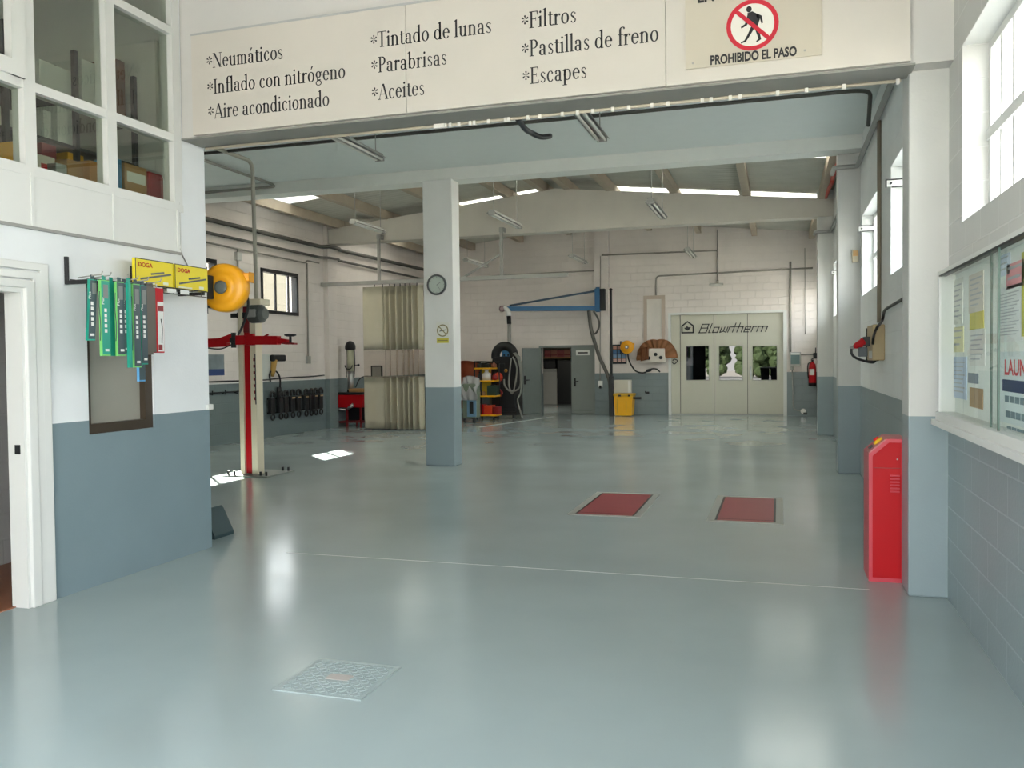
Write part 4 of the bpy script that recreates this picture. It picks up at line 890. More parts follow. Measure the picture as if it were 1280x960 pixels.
# ================================================================== TWO POST LIFT (the post in view)
yl = 10.4
P = lambda x, y, Y=yl: on(x, y, 'Y', Y)
t = thing('car_lift', 'cream and red hydraulic car lift post with swing arms, left of the column', 'car lift', (-7.05, yl+.1, 0))
bx = P(316, 594).x
MB().box(bx-.36, bx+.36, yl-.2, yl+.5, 0, .02, .004).build('base_plate', mat('lift_base', (118, 124, 118), .5), t)
bo = MB()
for x in (-.3, -.2, .22, .31):
    for y in (-.14, .42): bo.cyl((bx+x, yl+y, .02), (bx+x, yl+y, .075), .016, 8)
bo.build('anchor_bolt', m_dark, t)
MB().box(bx-.155, bx-.085, yl-.06, yl+.1, .02, 2.36, .006).box(bx+.03, bx+.125, yl-.06, yl+.1, .02, 2.36, .006).box(bx-.15, bx+.12, yl+.06, yl+.1, .02, 2.36).build('post', m_cream, t)
MB().box(bx-.085, bx+.03, yl-.02, yl+.06, .03, 2.34).build('guide_strip', m_red, t)
MB().box(bx-.085, bx+.04, yl-.035, yl+.06, 2.0, 2.36, .004).build('carriage', m_dred, t)
MB().box(bx-.2, bx+.24, yl-.1, yl+.14, 2.37, 2.46, .015).build('top_cap', m_cream, t)
MB().box(bx-.2, bx-.13, yl-.105, yl-.05, 2.37, 2.47, .01).build('cap_corner', m_white, t)
mo = MB().lathe((bx+.12, yl-.1, 2.25), (1, 0, 0), [(.05, -.06), (.11, -.04), (.11, .16), (.085, .18), (.08, .2)], 24)
for k in range(8): mo.ring((bx+.1+k*.022, yl-.1, 2.25), (1, 0, 0), .1, .125, .008, 24)
mo.build('motor', mat('motor_grey', (98, 102, 98), .5, .2), t)
MB().box(bx+.1, bx+.24, yl-.24, yl-.1, 2.2, 2.31, .01).build('terminal_box', m_galv, t)
MB().box(bx-.26, bx-.17, yl-.08, yl-.03, 2.21, 2.27, .006).box(bx-.18, bx+.05, yl-.05, yl-.03, 2.2, 2.28, .004).build('limit_switch', m_dark, t)
za = 1.88
a = MB().box(bx+.0, bx+.12, yl-.12, yl+.0, za-.06, za+.1, .008).bar((bx+.06, yl-.08, za+.01), (bx+.52, yl-.1, za-.0), .1, .12).bar((bx+.5, yl-.1, za), (bx+.66, yl-.1, za-.025), .08, .07)
arm = a.build('swing_arm', m_red, t)
MB().bar((bx+.6, yl-.1, za-.04), (bx+.78, yl-.1, za-.05), .09, .025).build('arm_extension', m_dred, arm)
MB().cyl((bx+.7, yl-.1, za-.04), (bx+.7, yl-.1, za+.05), .018).lathe((bx+.7, yl-.1, za+.05), (0, 0, 1), [(.05, 0), (.08, .012), (.08, .03), (.06, .034)], 24).build('lifting_pad', m_black, arm)
MB().bar((bx+.3, yl-.1, za+.06), (bx+.36, yl-.1, za+.085), .02, .02).build('stop_lug', m_dred, arm)
a = MB().box(bx-.16, bx-.01, yl-.12, yl+.0, za-.05, za+.08, .008).bar((bx-.2, yl-.08, za+.06), (bx-.4, yl-.08, za-.0), .1, .1).bar((bx-.3, yl-.08, za-.01), (bx-1.0, yl-.12, za-.03), .1, .12)
arm2 = a.build('swing_arm', m_red, t)
MB().cyl((bx-.2, yl-.1, za-.09), (bx-.2, yl-.1, za+.12), .035).box(bx-.24, bx-.16, yl-.14, yl-.06, za-.02, za+.05, .006).build('arm_pivot', m_dark, arm2)
MB().tube(spline([(bx-.22, yl-.13, za-.05), (bx-.36, yl-.14, za-.1), (bx-.5, yl-.14, za-.1), (bx-.7, yl-.14, za-.07)], 6), .009, 8).build('cable', m_black, arm2)
mk = MB()
for k in range(7): mk.box(bx+.085, bx+.105, yl-.064, yl-.058, 1.06+k*.09, 1.1+k*.09)
mk.build('warning_marks', mat('mark_red', (150, 60, 60), .5), t)
MB().cyl((bx+.12, yl-.07, 1.0), (bx+.12, yl-.07, 1.7), .007, 8).build('cable_clip', m_dark, t)

# ================================================================== LEFT WORKSHOP WALL
P = lambda x, y: on(x, y, 'X', XL+.02)
a, b = P(250, 443), P(281, 469)
t = thing('wall_poster', 'poster with grey car picture and blue foot on the left wall behind the lift', 'poster', (XL, (a.y+b.y)/2, b.z))
zm = b.z+(a.z-b.z)*.3
MB().box(XL, XL+.012, a.y, b.y, zm, a.z).build('picture', mat('poster_grey', (120, 132, 138), .4, var=.5, nscale=5), t)
MB().box(XL, XL+.013, a.y, b.y, b.z, zm).build('blue_band', mat('poster_blue', (40, 66, 120), .4), t)
a, b = P(323, 443), P(337, 474)
t = thing('tool_holder_board', 'pale perforated holder board with hanging tool on the left wall beside the lift', 'tool board', (XL, (a.y+b.y)/2, b.z))
MB().box(XL, XL+.06, a.y, b.y, b.z, a.z, .01).build('board', mat('pale_board', (196, 200, 194), .5), t)
c, d = P(340, 447), P(338, 466)
h = MB().box(XL+.06, XL+.16, c.y-.16, c.y+.34, c.z-.08, c.z+.06, .03); h.build('tool_head', m_dark, t)
MB().tube([(XL+.1, c.y-.05, c.z-.05), (XL+.1, c.y-.1, c.z-.32), (XL+.1, c.y-.12, c.z-.4)], [.07, .05, .03], 12).build('tool_grip', mat('ochre', (176, 140, 72), .5), t)
q = [(335, 477), (334, 468), (338, 463), (344, 466), (347, 474), (347, 484), (346, 496)]
MB().tube(spline([P(x, y)+Vector((.06, 0, 0)) for x, y in q], 6), .018, 8).build('air_hose', m_black, t)
MB().tube([P(346, 484)+Vector((.06, 0, 0)), P(345.5, 500)+Vector((.06, 0, 0))], .05, 10).build('hose_grip', m_dark, t)
# trunking along the top of the grey band
tag(MB().tube(spline([(XL+.03, 12.6, 1.22), (XL+.03, 14, 1.23), (XL+.03, 15.4, 1.22), (XL+.03, 16.6, 1.25), (XL+.03, 17.4, 1.25), (XL+.03, 18.1, 1.27)], 5), .014, 8).build('cable', m_dark, None), 'dark cable along the top of the grey band on the left wall', 'cable')
tag(MB().box(XL, XL+.02, 12.5, 18.18, 1.175, 1.2).build('ledge_strip', m_white, None), 'narrow white strip capping the grey band of the left wall', 'strip')
r = thing('hook_rail', 'dark hook rail on the grey band behind the lift post', 'hook rail', (XL, 13.9, 1.0))
MB().box(XL, XL+.03, 12.8, 15.0, 1.0, 1.025).build('rail', m_dark, r)
for y in (13.0, 13.4, 13.8, 14.2, 14.6, 14.95): MB().tube([(XL+.02, y, 1.0), (XL+.1, y, .98), (XL+.1, y, 1.06)], .012, 8).build('hook', m_dark, r)
# row of spring clamps hanging on a rack
rk = thing('clamp_rack', 'dark rail on the left wall grey band carrying a row of black clamps', 'rack', (XL, 16.8, .5))
MB().box(XL, XL+.05, 15.75, 17.95, .8, .84).box(XL, XL+.05, 15.75, 17.95, .5, .53).build('rail', m_dark, rk)
words = ['first', 'second', 'third', 'fourth', 'fifth', 'sixth', 'seventh', 'eighth', 'ninth']
for k, px in enumerate((335.5, 346, 352.5, 361, 368.5, 378, 384.5, 390, 396.5)):
    y = P(px, 500).y; dk = [m_black, m_dark][k % 2]
    o = thing('clamp', f'black body clamp on the left wall rack, {words[k]} from the lift', 'clamp', (XL+.1, y, .42), 'clamps on the left wall rack')
    MB().tube(arcpts((XL+.12, y, .9), (0, 1, 0), (0, 0, 1), .07, -.6, PI+.6, 10), .028, 8).build('jaw', m_black, o)
    MB().box(XL+.06, XL+.14, y-.075, y+.075, .5, .83, .015).build('body', dk, o)
    MB().tube(arcpts((XL+.12, y, .43), (0, 1, 0), (0, 0, 1), .06, 0, 2*PI, 12), .02, 8).build('foot_ring', m_black, o)
    if k in (4, 5, 7, 8, 3): MB().box(XL+.14, XL+.15, y-.06, y+.06, .79, .82).build('label_strip', mat('ochre_pale', (196, 166, 126), .5), o)

# ================================================================== RED CABINET WITH TUBE LAMP
yr = 18.75
P = lambda x, y, Y=yr: on(x, y, 'Y', Y)
a, b = P(416, 532), P(452, 497)
t = thing('work_cabinet', 'dark red steel cabinet on legs in the corner left of the curtain', 'cabinet', ((a.x+b.x)/2, yr+.3, 0))
w0, w1 = a.x, b.x
MB().box(w0, w1, yr, yr+.6, .47, .78, .01).build('body', m_red, t)
MB().box(w0-.04, w1+.02, yr-.02, yr+.62, .78, .84, .01).build('top_tray', m_dark, t)
for x in (w0+.05, (w0+w1)/2-.02, w1-.05):
    for y in (yr+.04, yr+.54): MB().box(x-.02, x+.02, y-.02, y+.02, .0, .48).build('leg', m_dred, t)
MB().box(w0, w1, yr+.02, yr+.58, .1, .13).build('bottom_shelf', m_dred, t)
MB().tube([(w0+.06, yr-.03, .42), (w0+.38, yr-.03, .42)], .022, 10).tube([(w0+.42, yr-.03, .44), (w0+.58, yr-.03, .54)], [.03, .05], 10).build('pull_handle', m_alu, t)
MB().box(w0+.05, w1-.05, yr+.5, yr+.56, .13, .47).build('inner_panel', m_dark, t)
o = thing('wood_block', 'brown wooden block lying on the dark red cabinet', 'block', (w1-.2, yr+.3, .84))
MB().box(w1-.4, w1-.02, yr+.1, yr+.34, .84, .93, .01).build('body', m_card, o)
lx = P(433.5, 470).x; zt = P(433, 427).z
t = thing('dent_lamp', 'tall slim tube lamp with black domed head standing on the dark red cabinet', 'lamp', (lx, yr+.2, .84))
MB().cyl((lx, yr+.2, .84), (lx, yr+.2, .9), .09).build('base', m_dark, t)
MB().cyl((lx, yr+.2, .86), (lx, yr+.2, 1.35), .075, 18).build('lower_tube', m_alu, t)
MB().cyl((lx, yr+.2, 1.35), (lx, yr+.2, zt-.2), .085, 18).build('clear_tube', mat('pale_tube', (186, 186, 160), .2), t)
MB().lathe((lx, yr+.2, zt-.2), (0, 0, 1), [(.1, 0), (.13, .02), (.13, .1), (.1, .17), (.05, .21), (.01, .22)], 24).build('domed_head', m_black, t)
for s in (-1, 1): MB().tube([(lx+s*.11, yr+.2, zt-.16), (lx+s*.12, yr+.2, 1.55), (lx+s*.1, yr+.18, 1.2)], .012, 8).build('side_rod', m_black, t)
MB().tube(arcpts((lx, yr+.1, 1.5), (1, 0, 0), (0, 0, 1), .1, PI, 2*PI, 8), .012, 8).build('handle', m_black, t)
MB().tube([(lx+.1, yr+.2, 1.5), (lx+.2, yr+.18, 1.5)], .01, 8).lathe((lx+.2, yr+.18, 1.5), (1, 0, 0), [(.02, 0), (.035, .02), (.02, .05)], 12).build('clamp_knob', m_black, t)
tag(MB().tube(spline([(lx+.1, yr+.25, .95), (lx+.16, yr+.35, 1.15), (lx+.3, yr+.4, 1.22), (lx+.55, yr+.45, 1.2)], 6), .014, 8).build('cable', m_black, None), 'black cable hanging off the lamp towards the curtain', 'cable')

# ================================================================== CURTAIN ON ITS RAIL
yc = 18.05
P = lambda x, y, Y=yc: on(x, y, 'Y', Y)
x0, x1 = P(455, 470).x, P(530, 470).x; zr0 = P(492, 357).z
t = thing('curtain_rail', 'long grey ceiling hung steel rail running across from the left wall', 'rail', (-7.3, yc, zr0+.05))
MB().box(XL+.02, P(710, 345).x, yc-.03, yc+.03, zr0+.04, zr0+.13, .005).build('rail', m_galv, t)
for px in (473, 626.5):
    x = P(px, 330).x; MB().box(x-.03, x+.03, yc+.0, yc+.06, zr0+.1, 4.5).build('hanger', m_galv, t)
    MB().box(x-.05, x+.05, yc+.02, yc+.22, 4.4, 4.5).build('bracket', m_galv, t)
a = P(578, 347); b = P(625, 318); MB().bar((a.x, yc+.03, a.z), (b.x, yc+.03, b.z), .04, .04, (0, 1, 0)).build('brace', m_galv, t)
rh = MB()
for px in (468, 478, 487, 493, 500, 506, 512, 521): 
    x = P(px, 350).x; rh.tube([(x, yc, zr0+.05), (x, yc, zr0-.03)], .012, 6)
rh.build('glider', m_dark, t)
cu = thing('curtain', 'cream workshop curtain with a clear strip, hanging from the rail left of the column', 'curtain', ((x0+x1)/2, yc, .03))
m_cur = mat('cream_fabric', (226, 220, 200), .85, var=.04, bump=.15)
xs_flat = x0+(x1-x0)*.36
def fold(u):                                     # u 0..1 across; flat panel first, then gathers
    x = x0+(x1-x0)*u
    if u < .33: return x, yc+.015*math.sin(u*22)
    v = (u-.33)/.67
    return x, yc+.12*math.sin(v*46+1.2*math.sin(v*9))*(.35+.65*min(1, v*4))*(1 if v < .86 else .35)
def strip(z0, z1, name, m, th=None):
    mb = MB(); mb.sheet(lambda u, v: (fold(u)[0], fold(u)[1], z0+(z1-z0)*v), 130, 6, th); return mb.build(name, m, cu)
zc0, zc1 = P(492, 471).z, P(492, 437).z
strip(zc1, zr0-.01, 'upper_cloth', m_cur, .006); strip(zc0-.02, zc1+.02, 'clear_strip', m_clear); strip(.03, zc0, 'lower_cloth', m_cur, .006)
mb = MB()
for z in (zc0, zc1): mb.sheet(lambda u, v, z=z: (fold(u)[0], fold(u)[1]-.008, z-.012+.024*v), 130, 1)
mb.build('seam_tape', mat('seam_tape', (150, 142, 126), .7), cu)
tag(MB().box(x0-.1, x1+.25, yc+.16, yc+1.6, .002, .012).build('floor_mat', m_black, None), 'black mat edge on the floor beneath the curtain', 'mat')
# a small screen stand behind the clear strip
px0, px1 = P(464, 457, 18.9), P(478, 470, 18.9)
o = thing('machine_frame', 'small pale panel in dark frame seen through the clear curtain strip', 'stand', ((px0.x+px1.x)/2, 18.9, 0))
MB().box(px0.x, px0.x+.03, 18.88, 18.92, 0, px0.z).box(px1.x-.03, px1.x, 18.88, 18.92, 0, px0.z).box(px0.x, px1.x, 18.88, 18.92, px0.z-.03, px0.z).build('frame', m_dark, o); MB().box(px0.x+.03, px1.x-.03, 18.89, 18.91, .9, px0.z-.03).build('panel', m_galv, o)

# ================================================================== BETWEEN CURTAIN AND DOUBLE DOOR
yq = 22.2
P = lambda x, y, Y=yq: on(x, y, 'Y', Y)
a, b = P(574, 448, 23.5), P(600, 500, 23.5); c = P(659, 448, 24.2)
t = thing('bumper_cover', 'rust orange rounded panel stored against the back wall right behind the column', 'panel', (a.x, 23.8, 0))
f = lambda u, v: (a.x+(b.x-a.x)*u, 23.4+.25*(2*u-1)**2, (.35+1.2*v)*(1)) 
MB().sheet(lambda u, v: (a.x+(b.x-a.x)*u*(1-.0*v), 23.45+.25*(1-math.sin(PI*min(1, u+.2))), .2+v*(1.22+.16*math.sin(PI*(u*.5+.35)))), 12, 10, .02).build('skin', m_orange, t)
MB().box(a.x+.1, b.x-.1, 23.6, 23.75, 0, .5).build('foot', m_dark, t)
t = thing('orange_board', 'long low rust orange board leaning on the back wall behind the black welder', 'board', ((b.x+c.x)/2, 24.2, 0))
MB().box(b.x+.05, c.x, 24.2, 24.26, .0, 1.55, .01).build('board', m_orange, t); MB().box(c.x-.35, c.x-.02, 24.18, 24.21, 1.12, 1.2, .01).build('rib', mat('orange_bright', (190, 92, 46), .6), t)
MB().box(b.x+.05, c.x, 24.195, 24.21, 0, .92).build('lower_skirt', mat('board_olive', (96, 92, 76), .7), t)
# wrapped machine
yv = 20.4
P = lambda x, y, Y=yv: on(x, y, 'Y', Y)
a, b = P(578, 530), P(594, 478)
t = thing('plastic_wrapped_machine', 'blue wheeled machine under a crumpled white plastic sheet, right beside the column', 'machine', ((a.x+b.x)/2, yv+.2, 0))
MB().box(a.x, b.x, yv, yv+.4, .12, 1.0, .04).build('body', mat('sage_grey', (116, 128, 112), .5), t)
c = P(585, 515); MB().box(c.x-.02, b.x+.02, yv-.02, yv+.02, .16, .62, .01).build('front_frame', mat('pale_blue', (112, 150, 178), .4), t)
MB().box(c.x+.05, b.x-.05, yv-.03, yv-.015, .24, .55, .005).build('dark_grille', m_dark, t)
random.seed(5)
def crumple(u, v):
    an = PI*(u-.0); x = a.x-.04+(b.x-a.x+.1)*u; zt = 1.2-.12*abs(u-.4)
    z = .58+(zt-.58)*v; return (x+.03*math.sin(9*v+7*u), yv-.05+.22*v*v+.03*math.sin(u*17+v*5), z)
MB().sheet(crumple, 16, 16, .004).build('plastic_sheet', mat('plastic_sheet', (206, 206, 206), .25, var=.1, bump=.6, bscale=9), t)
for x in (a.x+.06, b.x-.05):
    MB().cyl((x-.02, yv+.02, .055), (x+.02, yv+.02, .055), .055, 14).build('castor', m_black, t)
# yellow tool rack trolley
yt = 21.3
P = lambda x, y, Y=yt: on(x, y, 'Y', Y)
a, b = P(594, 526), P(618, 526); zt = P(600, 452).z
t = thing('shelf_trolley', 'yellow and black shelf trolley crowded with tools between column and black welder', 'trolley', ((a.x+b.x)/2, yt+.2, 0))
for x, y, z in ((a.x, yt, zt), (a.x, yt+.45, zt), (a.x+.18, yt, zt-.05), (b.x, yt+.45, zt-.05)):
    MB().tube([(x, y, .1), (x, y, z)], .018, 8).build('upright', m_black, t)
MB().tube([(a.x, yt, zt), (a.x+.18, yt, zt-.05), (b.x, yt+.45, zt-.02), (a.x, yt+.45, zt), (a.x, yt, zt)], .016, 8).build('top_frame', m_black, t)
SH = [.12, .62, 1.02, 1.35]
for z, w in zip(SH, (.06, .02, 0, -.06)):
    MB().box(a.x, b.x+w, yt-.02, yt+.47, z, z+.04, .006).build('shelf', m_yel, t)
MB().box(a.x+.02, a.x+.3, yt+.44, yt+.46, .64, 1.34).build('back_panel', mat('yellow_dull', (196, 168, 36), .5), t)
for x, y in ((a.x+.05, yt+.03), (b.x-.03, yt+.03), (a.x+.05, yt+.42), (b.x-.03, yt+.42)):
    MB().cyl((x-.015, y, .05), (x+.015, y, .05), .05, 12).build('castor', m_black, t)
def small(x, y, z, w, d, h, m, name, label, cat, kind='box'):
    o = thing(name, label, cat, (x, y, z), 'items on the yellow trolley')
    if kind == 'box': MB().box(x-w/2, x+w/2, y-d/2, y+d/2, z, z+h, .008).build('body', m, o)
    else:
        MB().lathe((x, y, z), (0, 0, 1), [(w/2, 0), (w/2, h*.65), (w*.2, h*.8), (w*.2, h)], 16).build('body', m, o)
    MB().box(x-w*.2, x+w*.2, y-d*.2, y+d*.2, z+h-.002, z+h+.02, .003).build('cap', m_dark, o)
    return o
W_ = b.x-a.x
small(a.x+.12, yt+.18, SH[0]+.04, .2, .3, .26, m_red, 'canister', 'red canister on the bottom trolley shelf, left side', 'can')
small(a.x+.34, yt+.2, SH[0]+.04, .22, .3, .24, mat('orange_red', (206, 62, 30), .4), 'tool_case', 'orange red case on the bottom trolley shelf, middle', 'case')
small(a.x+.55, yt+.2, SH[0]+.04, .14, .3, .2, m_dred, 'tool_case', 'dark red case at the right end of the bottom trolley shelf', 'case')
small(a.x+.12, yt+.12, SH[1]+.04, .2, .2, .1, m_card, 'parts_tray', 'brown tray on the second trolley shelf from the floor', 'tray')
small(a.x+.44, yt+.2, SH[1]+.04, .26, .24, .26, mat('bottle_green', (44, 66, 54), .4), 'crate', 'dark green crate on the second trolley shelf', 'crate')
small(a.x+.1, yt+.15, SH[2]+.04, .14, .14, .2, m_black, 'spray_can', 'black can on the upper trolley shelf', 'can', 'can')
small(a.x+.28, yt+.15, SH[2]+.04, .24, .24, .26, mat('bag_white', (212, 212, 206), .5), 'plastic_jug', 'white plastic jug bundle on the upper trolley shelf', 'jug', 'can')
small(a.x+.5, yt+.15, SH[2]+.04, .12, .14, .18, m_dred, 'spray_can', 'dark red can at the right of the upper trolley shelf', 'can', 'can')
small(a.x+.2, yt+.2, SH[3]+.04, .32, .24, .1, m_dark, 'tool_case', 'flat dark case on top of the yellow trolley', 'case')
small(a.x+.47, yt+.2, SH[3]+.04, .14, .2, .14, mat('brown_tin', (140, 84, 60), .5), 'tin', 'brown tin on top of the yellow trolley', 'tin', 'can')

# black arched machine
ym = 22.0
P = lambda x, y, Y=ym: on(x, y, 'Y', Y)
a, b = P(615, 523), P(646, 523); za = P(633, 422).z; zs = P(620, 440).z
cx = (a.x+b.x)/2; hw = (b.x-a.x)/2
t = thing('spot_welder', 'big black dent pulling machine with a round topped hoop behind hanging hoses', 'machine', (cx, ym+.3, 0))
MB().prism([(cx-hw, ym, .1), (cx+hw, ym, .1), (cx+hw, ym, zs-.35), (cx+hw*.85, ym, zs-.12), (cx-hw*.85, ym, zs-.12), (cx-hw, ym, zs-.35)], (0, .55, 0)).build('body', m_black, t)
hc = (cx, ym+.1, zs-.1); R = za-zs+.1
MB().tube(arcpts(hc, (1, 0, 0), (0, 0, 1), hw*.74, -.25, PI+.25, 20), .12, 14).build('hoop', m_rubber, t)
MB().box(cx-hw+.03, cx+hw-.03, ym-.03, ym, .2, .8, .01).build('lower_door', mat('panel_black', (34, 36, 38), .3), t)
MB().box(cx-hw*.8, cx+hw*.1, ym-.02, ym, .95, 1.5, .01).build('upper_door', mat('panel_black', (34, 36, 38), .3), t)
MB().box(cx-hw*.95, cx+hw*.95, ym-.04, ym+.02, .3, .34).build('bar', m_dark, t)
for x in (cx-hw+.1, cx+hw-.1): MB().cyl((x-.03, ym+.06, .06), (x+.03, ym+.06, .06), .06, 14).build('castor', m_black, t)
g = MB(); g.lathe((cx-.14, ym-.03, 1.13), (0, -1, 0), [(.12, 0), (.13, .03), (.05, .12), (.02, .13)], 16); g.build('orange_gun', mat('orange_red', (206, 62, 30), .4), t)
MB().tube(spline([(cx-.1, ym-.06, 1.05), (cx-.14, ym-.08, .85), (cx-.04, ym-.08, .72), (cx-.08, ym-.08, .62)], 6), .03, 8).build('red_cable', m_dred, t)
MB().lathe((cx+.07, ym-.02, 1.3), (0, -1, 0), [(.015, 0), (.05, .02), (.02, .03)], 12).build('brass_knob', mat('brass', (190, 140, 70), .3, .6), t)

# ================================================================== BLUE BOOM
yb = 23.0; yp = YB-.22
P = lambda x, y, Y=yb: on(x, y, 'Y', Y)
pp = lambda x, y: on(x, y, 'Y', yp)
t = thing('swing_boom', 'blue wall mounted swing boom with tie rod reaching over the black welder', 'boom', pp(755, 388))
a, b = pp(750.5, 361.5), pp(757.5, 388.5)
MB().box(a.x, b.x, yp-.18, yp, b.z, a.z, .01).build('wall_plate', m_black, t)
a, b = on(744, 361, 'Y', yp-.1), on(750.5, 389, 'Y', yp-.1)
MB().box(a.x, b.x, yp-.2, yp-.03, b.z, a.z, .01).cyl(((a.x+b.x)/2, yp-.11, b.z-.02), ((a.x+b.x)/2, yp-.11, a.z+.04), .06, 14).build('pivot_bracket', m_blue, t)
ym_ = yp-.12; e = on(632, 386, 'Y', ym_-.3); s = on(745, 385.5, 'Y', ym_)
MB().bar((e.x, ym_-.3, e.z), (s.x, ym_, s.z), .1, .13).build('beam', m_blue, t)
q = on(637, 382, 'Y', ym_-.28); r_ = on(745, 363.5, 'Y', ym_)
MB().tube([(q.x, ym_-.28, q.z), (r_.x, ym_, r_.z)], .03, 10).build('tie_rod', mat('blue_grey', (74, 98, 118), .4), t)
w = on(628.5, 386, 'Y', ym_-.3); MB().lathe((w.x, ym_-.4, w.z), (0, 1, 0), [(.05, 0), (.09, .02), (.09, .07), (.05, .09)], 18).build('end_pulley', mat('dull_pink', (176, 150, 150), .5), t)
k0, k1, k2 = on(630, 384, 'Y', ym_-.33), on(636, 389, 'Y', ym_-.33), on(636, 395, 'Y', ym_-.33)
MB().tube(bend([k0, k1, k2], .08), .07, 12).build('elbow', m_white, t)
k3 = on(636.5, 405, 'Y', ym_-.33); k4 = on(637, 437, 'Y', ym_-.33)
MB().tube([k2, k3], .065, 12).build('collar', m_black, t); MB().tube([k3, k4], .055, 12).build('drop_tube', m_galv, t)
bb = on(637, 443, 'Y', ym_-.33); MB().box(bb.x-.2, bb.x+.14, ym_-.45, ym_-.2, bb.z-.12, bb.z+.16, .015).build('outlet_box', m_blue, t)
o = MB()
for x in (-.12, .0, .09): o.cyl((bb.x+x, ym_-.47, bb.z-.02), (bb.x+x, ym_-.43, bb.z-.02), .03, 10)
o.build('outlet', m_black, t)
for q, lab, r_ in (([(639, 448), (637, 465), (636, 480), (640, 492), (644, 480), (646, 460), (641, 446)], 'grey looped hose on the left of the boom outlet box', .022),
                   ([(642, 441), (648, 450), (651, 470), (649, 485), (638, 489), (631, 482), (630, 474)], 'grey hose hanging in the widest loop under the boom outlet box', .024),
                   ([(644, 441), (650, 449), (652, 468), (651, 490), (647, 500), (651, 516), (653, 522)], 'grey hose from the boom outlet box down to the floor', .024)):
    Z0 = [on(x, y, 'Y', 21.75) for x, y in q]
    tag(MB().tube(spline(Z0, 7), r_, 8).build('air_hose', mat('hose_grey', (128, 128, 122), .45), None), lab, 'hose')
q = [(736, 388), (737, 398), (739, 412), (744, 430), (750, 448), (757, 463), (762, 478), (763, 500)]
tag(MB().tube(spline([on(x, y, 'Y', 23.6) for x, y in q], 6), .05, 10).build('air_hose', m_dpipe, None), 'thick dark hose hanging from the boom root down to the pole', 'hose')
q = [(742, 389), (747, 397), (749, 406), (746, 415), (742, 417), (738, 410)]
tag(MB().tube(spline([on(x, y, 'Y', 23.7) for x, y in q], 6), .028, 10).build('air_hose', m_dpipe, None), 'thin dark hose curling in a loop below the boom bracket', 'hose')
a, b = on(763.5, 363, 'Y', 23.55), on(764, 521, 'Y', 23.55)
t = thing('steel_pole', 'tall dark square steel pole standing before the back wall beside the yellow bin', 'pole', (a.x, 23.55, 0))
MB().box(a.x-.03, a.x+.03, 23.52, 23.58, 0, a.z).build('pole', m_dark, t); MB().lathe((a.x, 23.55, a.z), (0, 0, 1), [(.05, 0), (.05, .03), (.02, .06)], 12).build('cap', m_black, t)
MB().box(a.x-.07, a.x+.05, 23.5, 23.62, 0, 1.1, .01).build('hose_sleeve', m_dark, t)
a, b = pp(748, 476), pp(753.5, 483.5)
t = thing('socket', 'small white socket on the grey part of the back wall pilaster', 'socket', ((a.x+b.x)/2, yp, b.z))
MB().box(a.x, b.x, yp-.05, yp, b.z, a.z, .008).build('plate', m_white, t); MB().box(a.x+.03, b.x-.03, yp-.06, yp-.045, b.z-.05, b.z+.04, .006).build('plug', m_dark, t)
tag(MB().tube([pp(752, 320)+Vector((-.03, -.02, 0)), pp(751.5, 476)+Vector((-.03, -.02, 0))], .012, 8).build('conduit', m_pipe, None), 'thin upright conduit on the back wall pilaster behind the boom plate', 'conduit')

# ================================================================== GREY DOUBLE DOOR
P = lambda x, y, Y=YB-.02: on(x, y, 'Y', Y)
xA, xB = DH[0], DH[1]
fr = MB().box(xA-.04, xA+.02, YB-.03, YB+.1, 0, 1.99).box(xB-.02, xB+.06, YB-.03, YB+.1, 0, 1.99).box(xA-.04, xB+.06, YB-.03, YB+.1, 1.93, 1.99)
d1 = struct('door_2', fr, m_grdoor)
xl0 = P(714, 470).x
lf = MB().box(xl0, xB-.02, YB-.02, YB+.03, .02, 1.93, .004).build('leaf', m_grdoor, d1)
MB().box(xl0+.06, xB-.06, YB-.026, YB-.018, .1, .13).box(xl0, xl0+.02, YB-.03, YB-.02, .02, 1.93).build('leaf_edge', mat('grey_edge', (108, 114, 110), .4), lf)
h = P(719, 477); MB().box(h.x-.03, h.x+.02, YB-.035, YB-.018, h.z-.14, h.z+.1, .006).tube([(h.x, YB-.03, h.z), (h.x, YB-.08, h.z), (h.x+.11, YB-.08, h.z+.01)], .014, 8).build('handle', m_black, lf)
a, b = P(720, 438), P(737, 444); MB().box(a.x, b.x, YB-.028, YB-.02, b.z, a.z).build('plate', m_white, lf)
MB().box(a.x+.05, b.x-.05, YB-.03, YB-.028, (a.z+b.z)/2-.02, (a.z+b.z)/2+.02).build('plate_print', m_dark, lf)
hx, hy = xA-.02, YB-.04; an = math.radians(128); lw = .62
dx_, dy_ = math.cos(an), -math.sin(an)
lf2 = MB().obox((hx+dx_*lw/2, hy+dy_*lw/2, .97), (dx_, dy_, 0), (-dy_, dx_, 0), (0, 0, 1), lw, .045, 1.9, .004).build('leaf', mat('grey_door_dark', (112, 120, 116), .4), d1)
p = Vector((hx+dx_*lw*.9, hy+dy_*lw*.9, 1.0)); nn = Vector((-dy_, dx_, 0)); nn = nn if nn.y < 0 else -nn
MB().obox(p+nn*.03, (dx_, dy_, 0), nn, (0, 0, 1), .05, .02, .24, .004).tube([p+nn*.03, p+nn*.09, p+nn*.09-Vector((dx_, dy_, 0))*.12], .014, 8).build('handle', m_black, lf2)
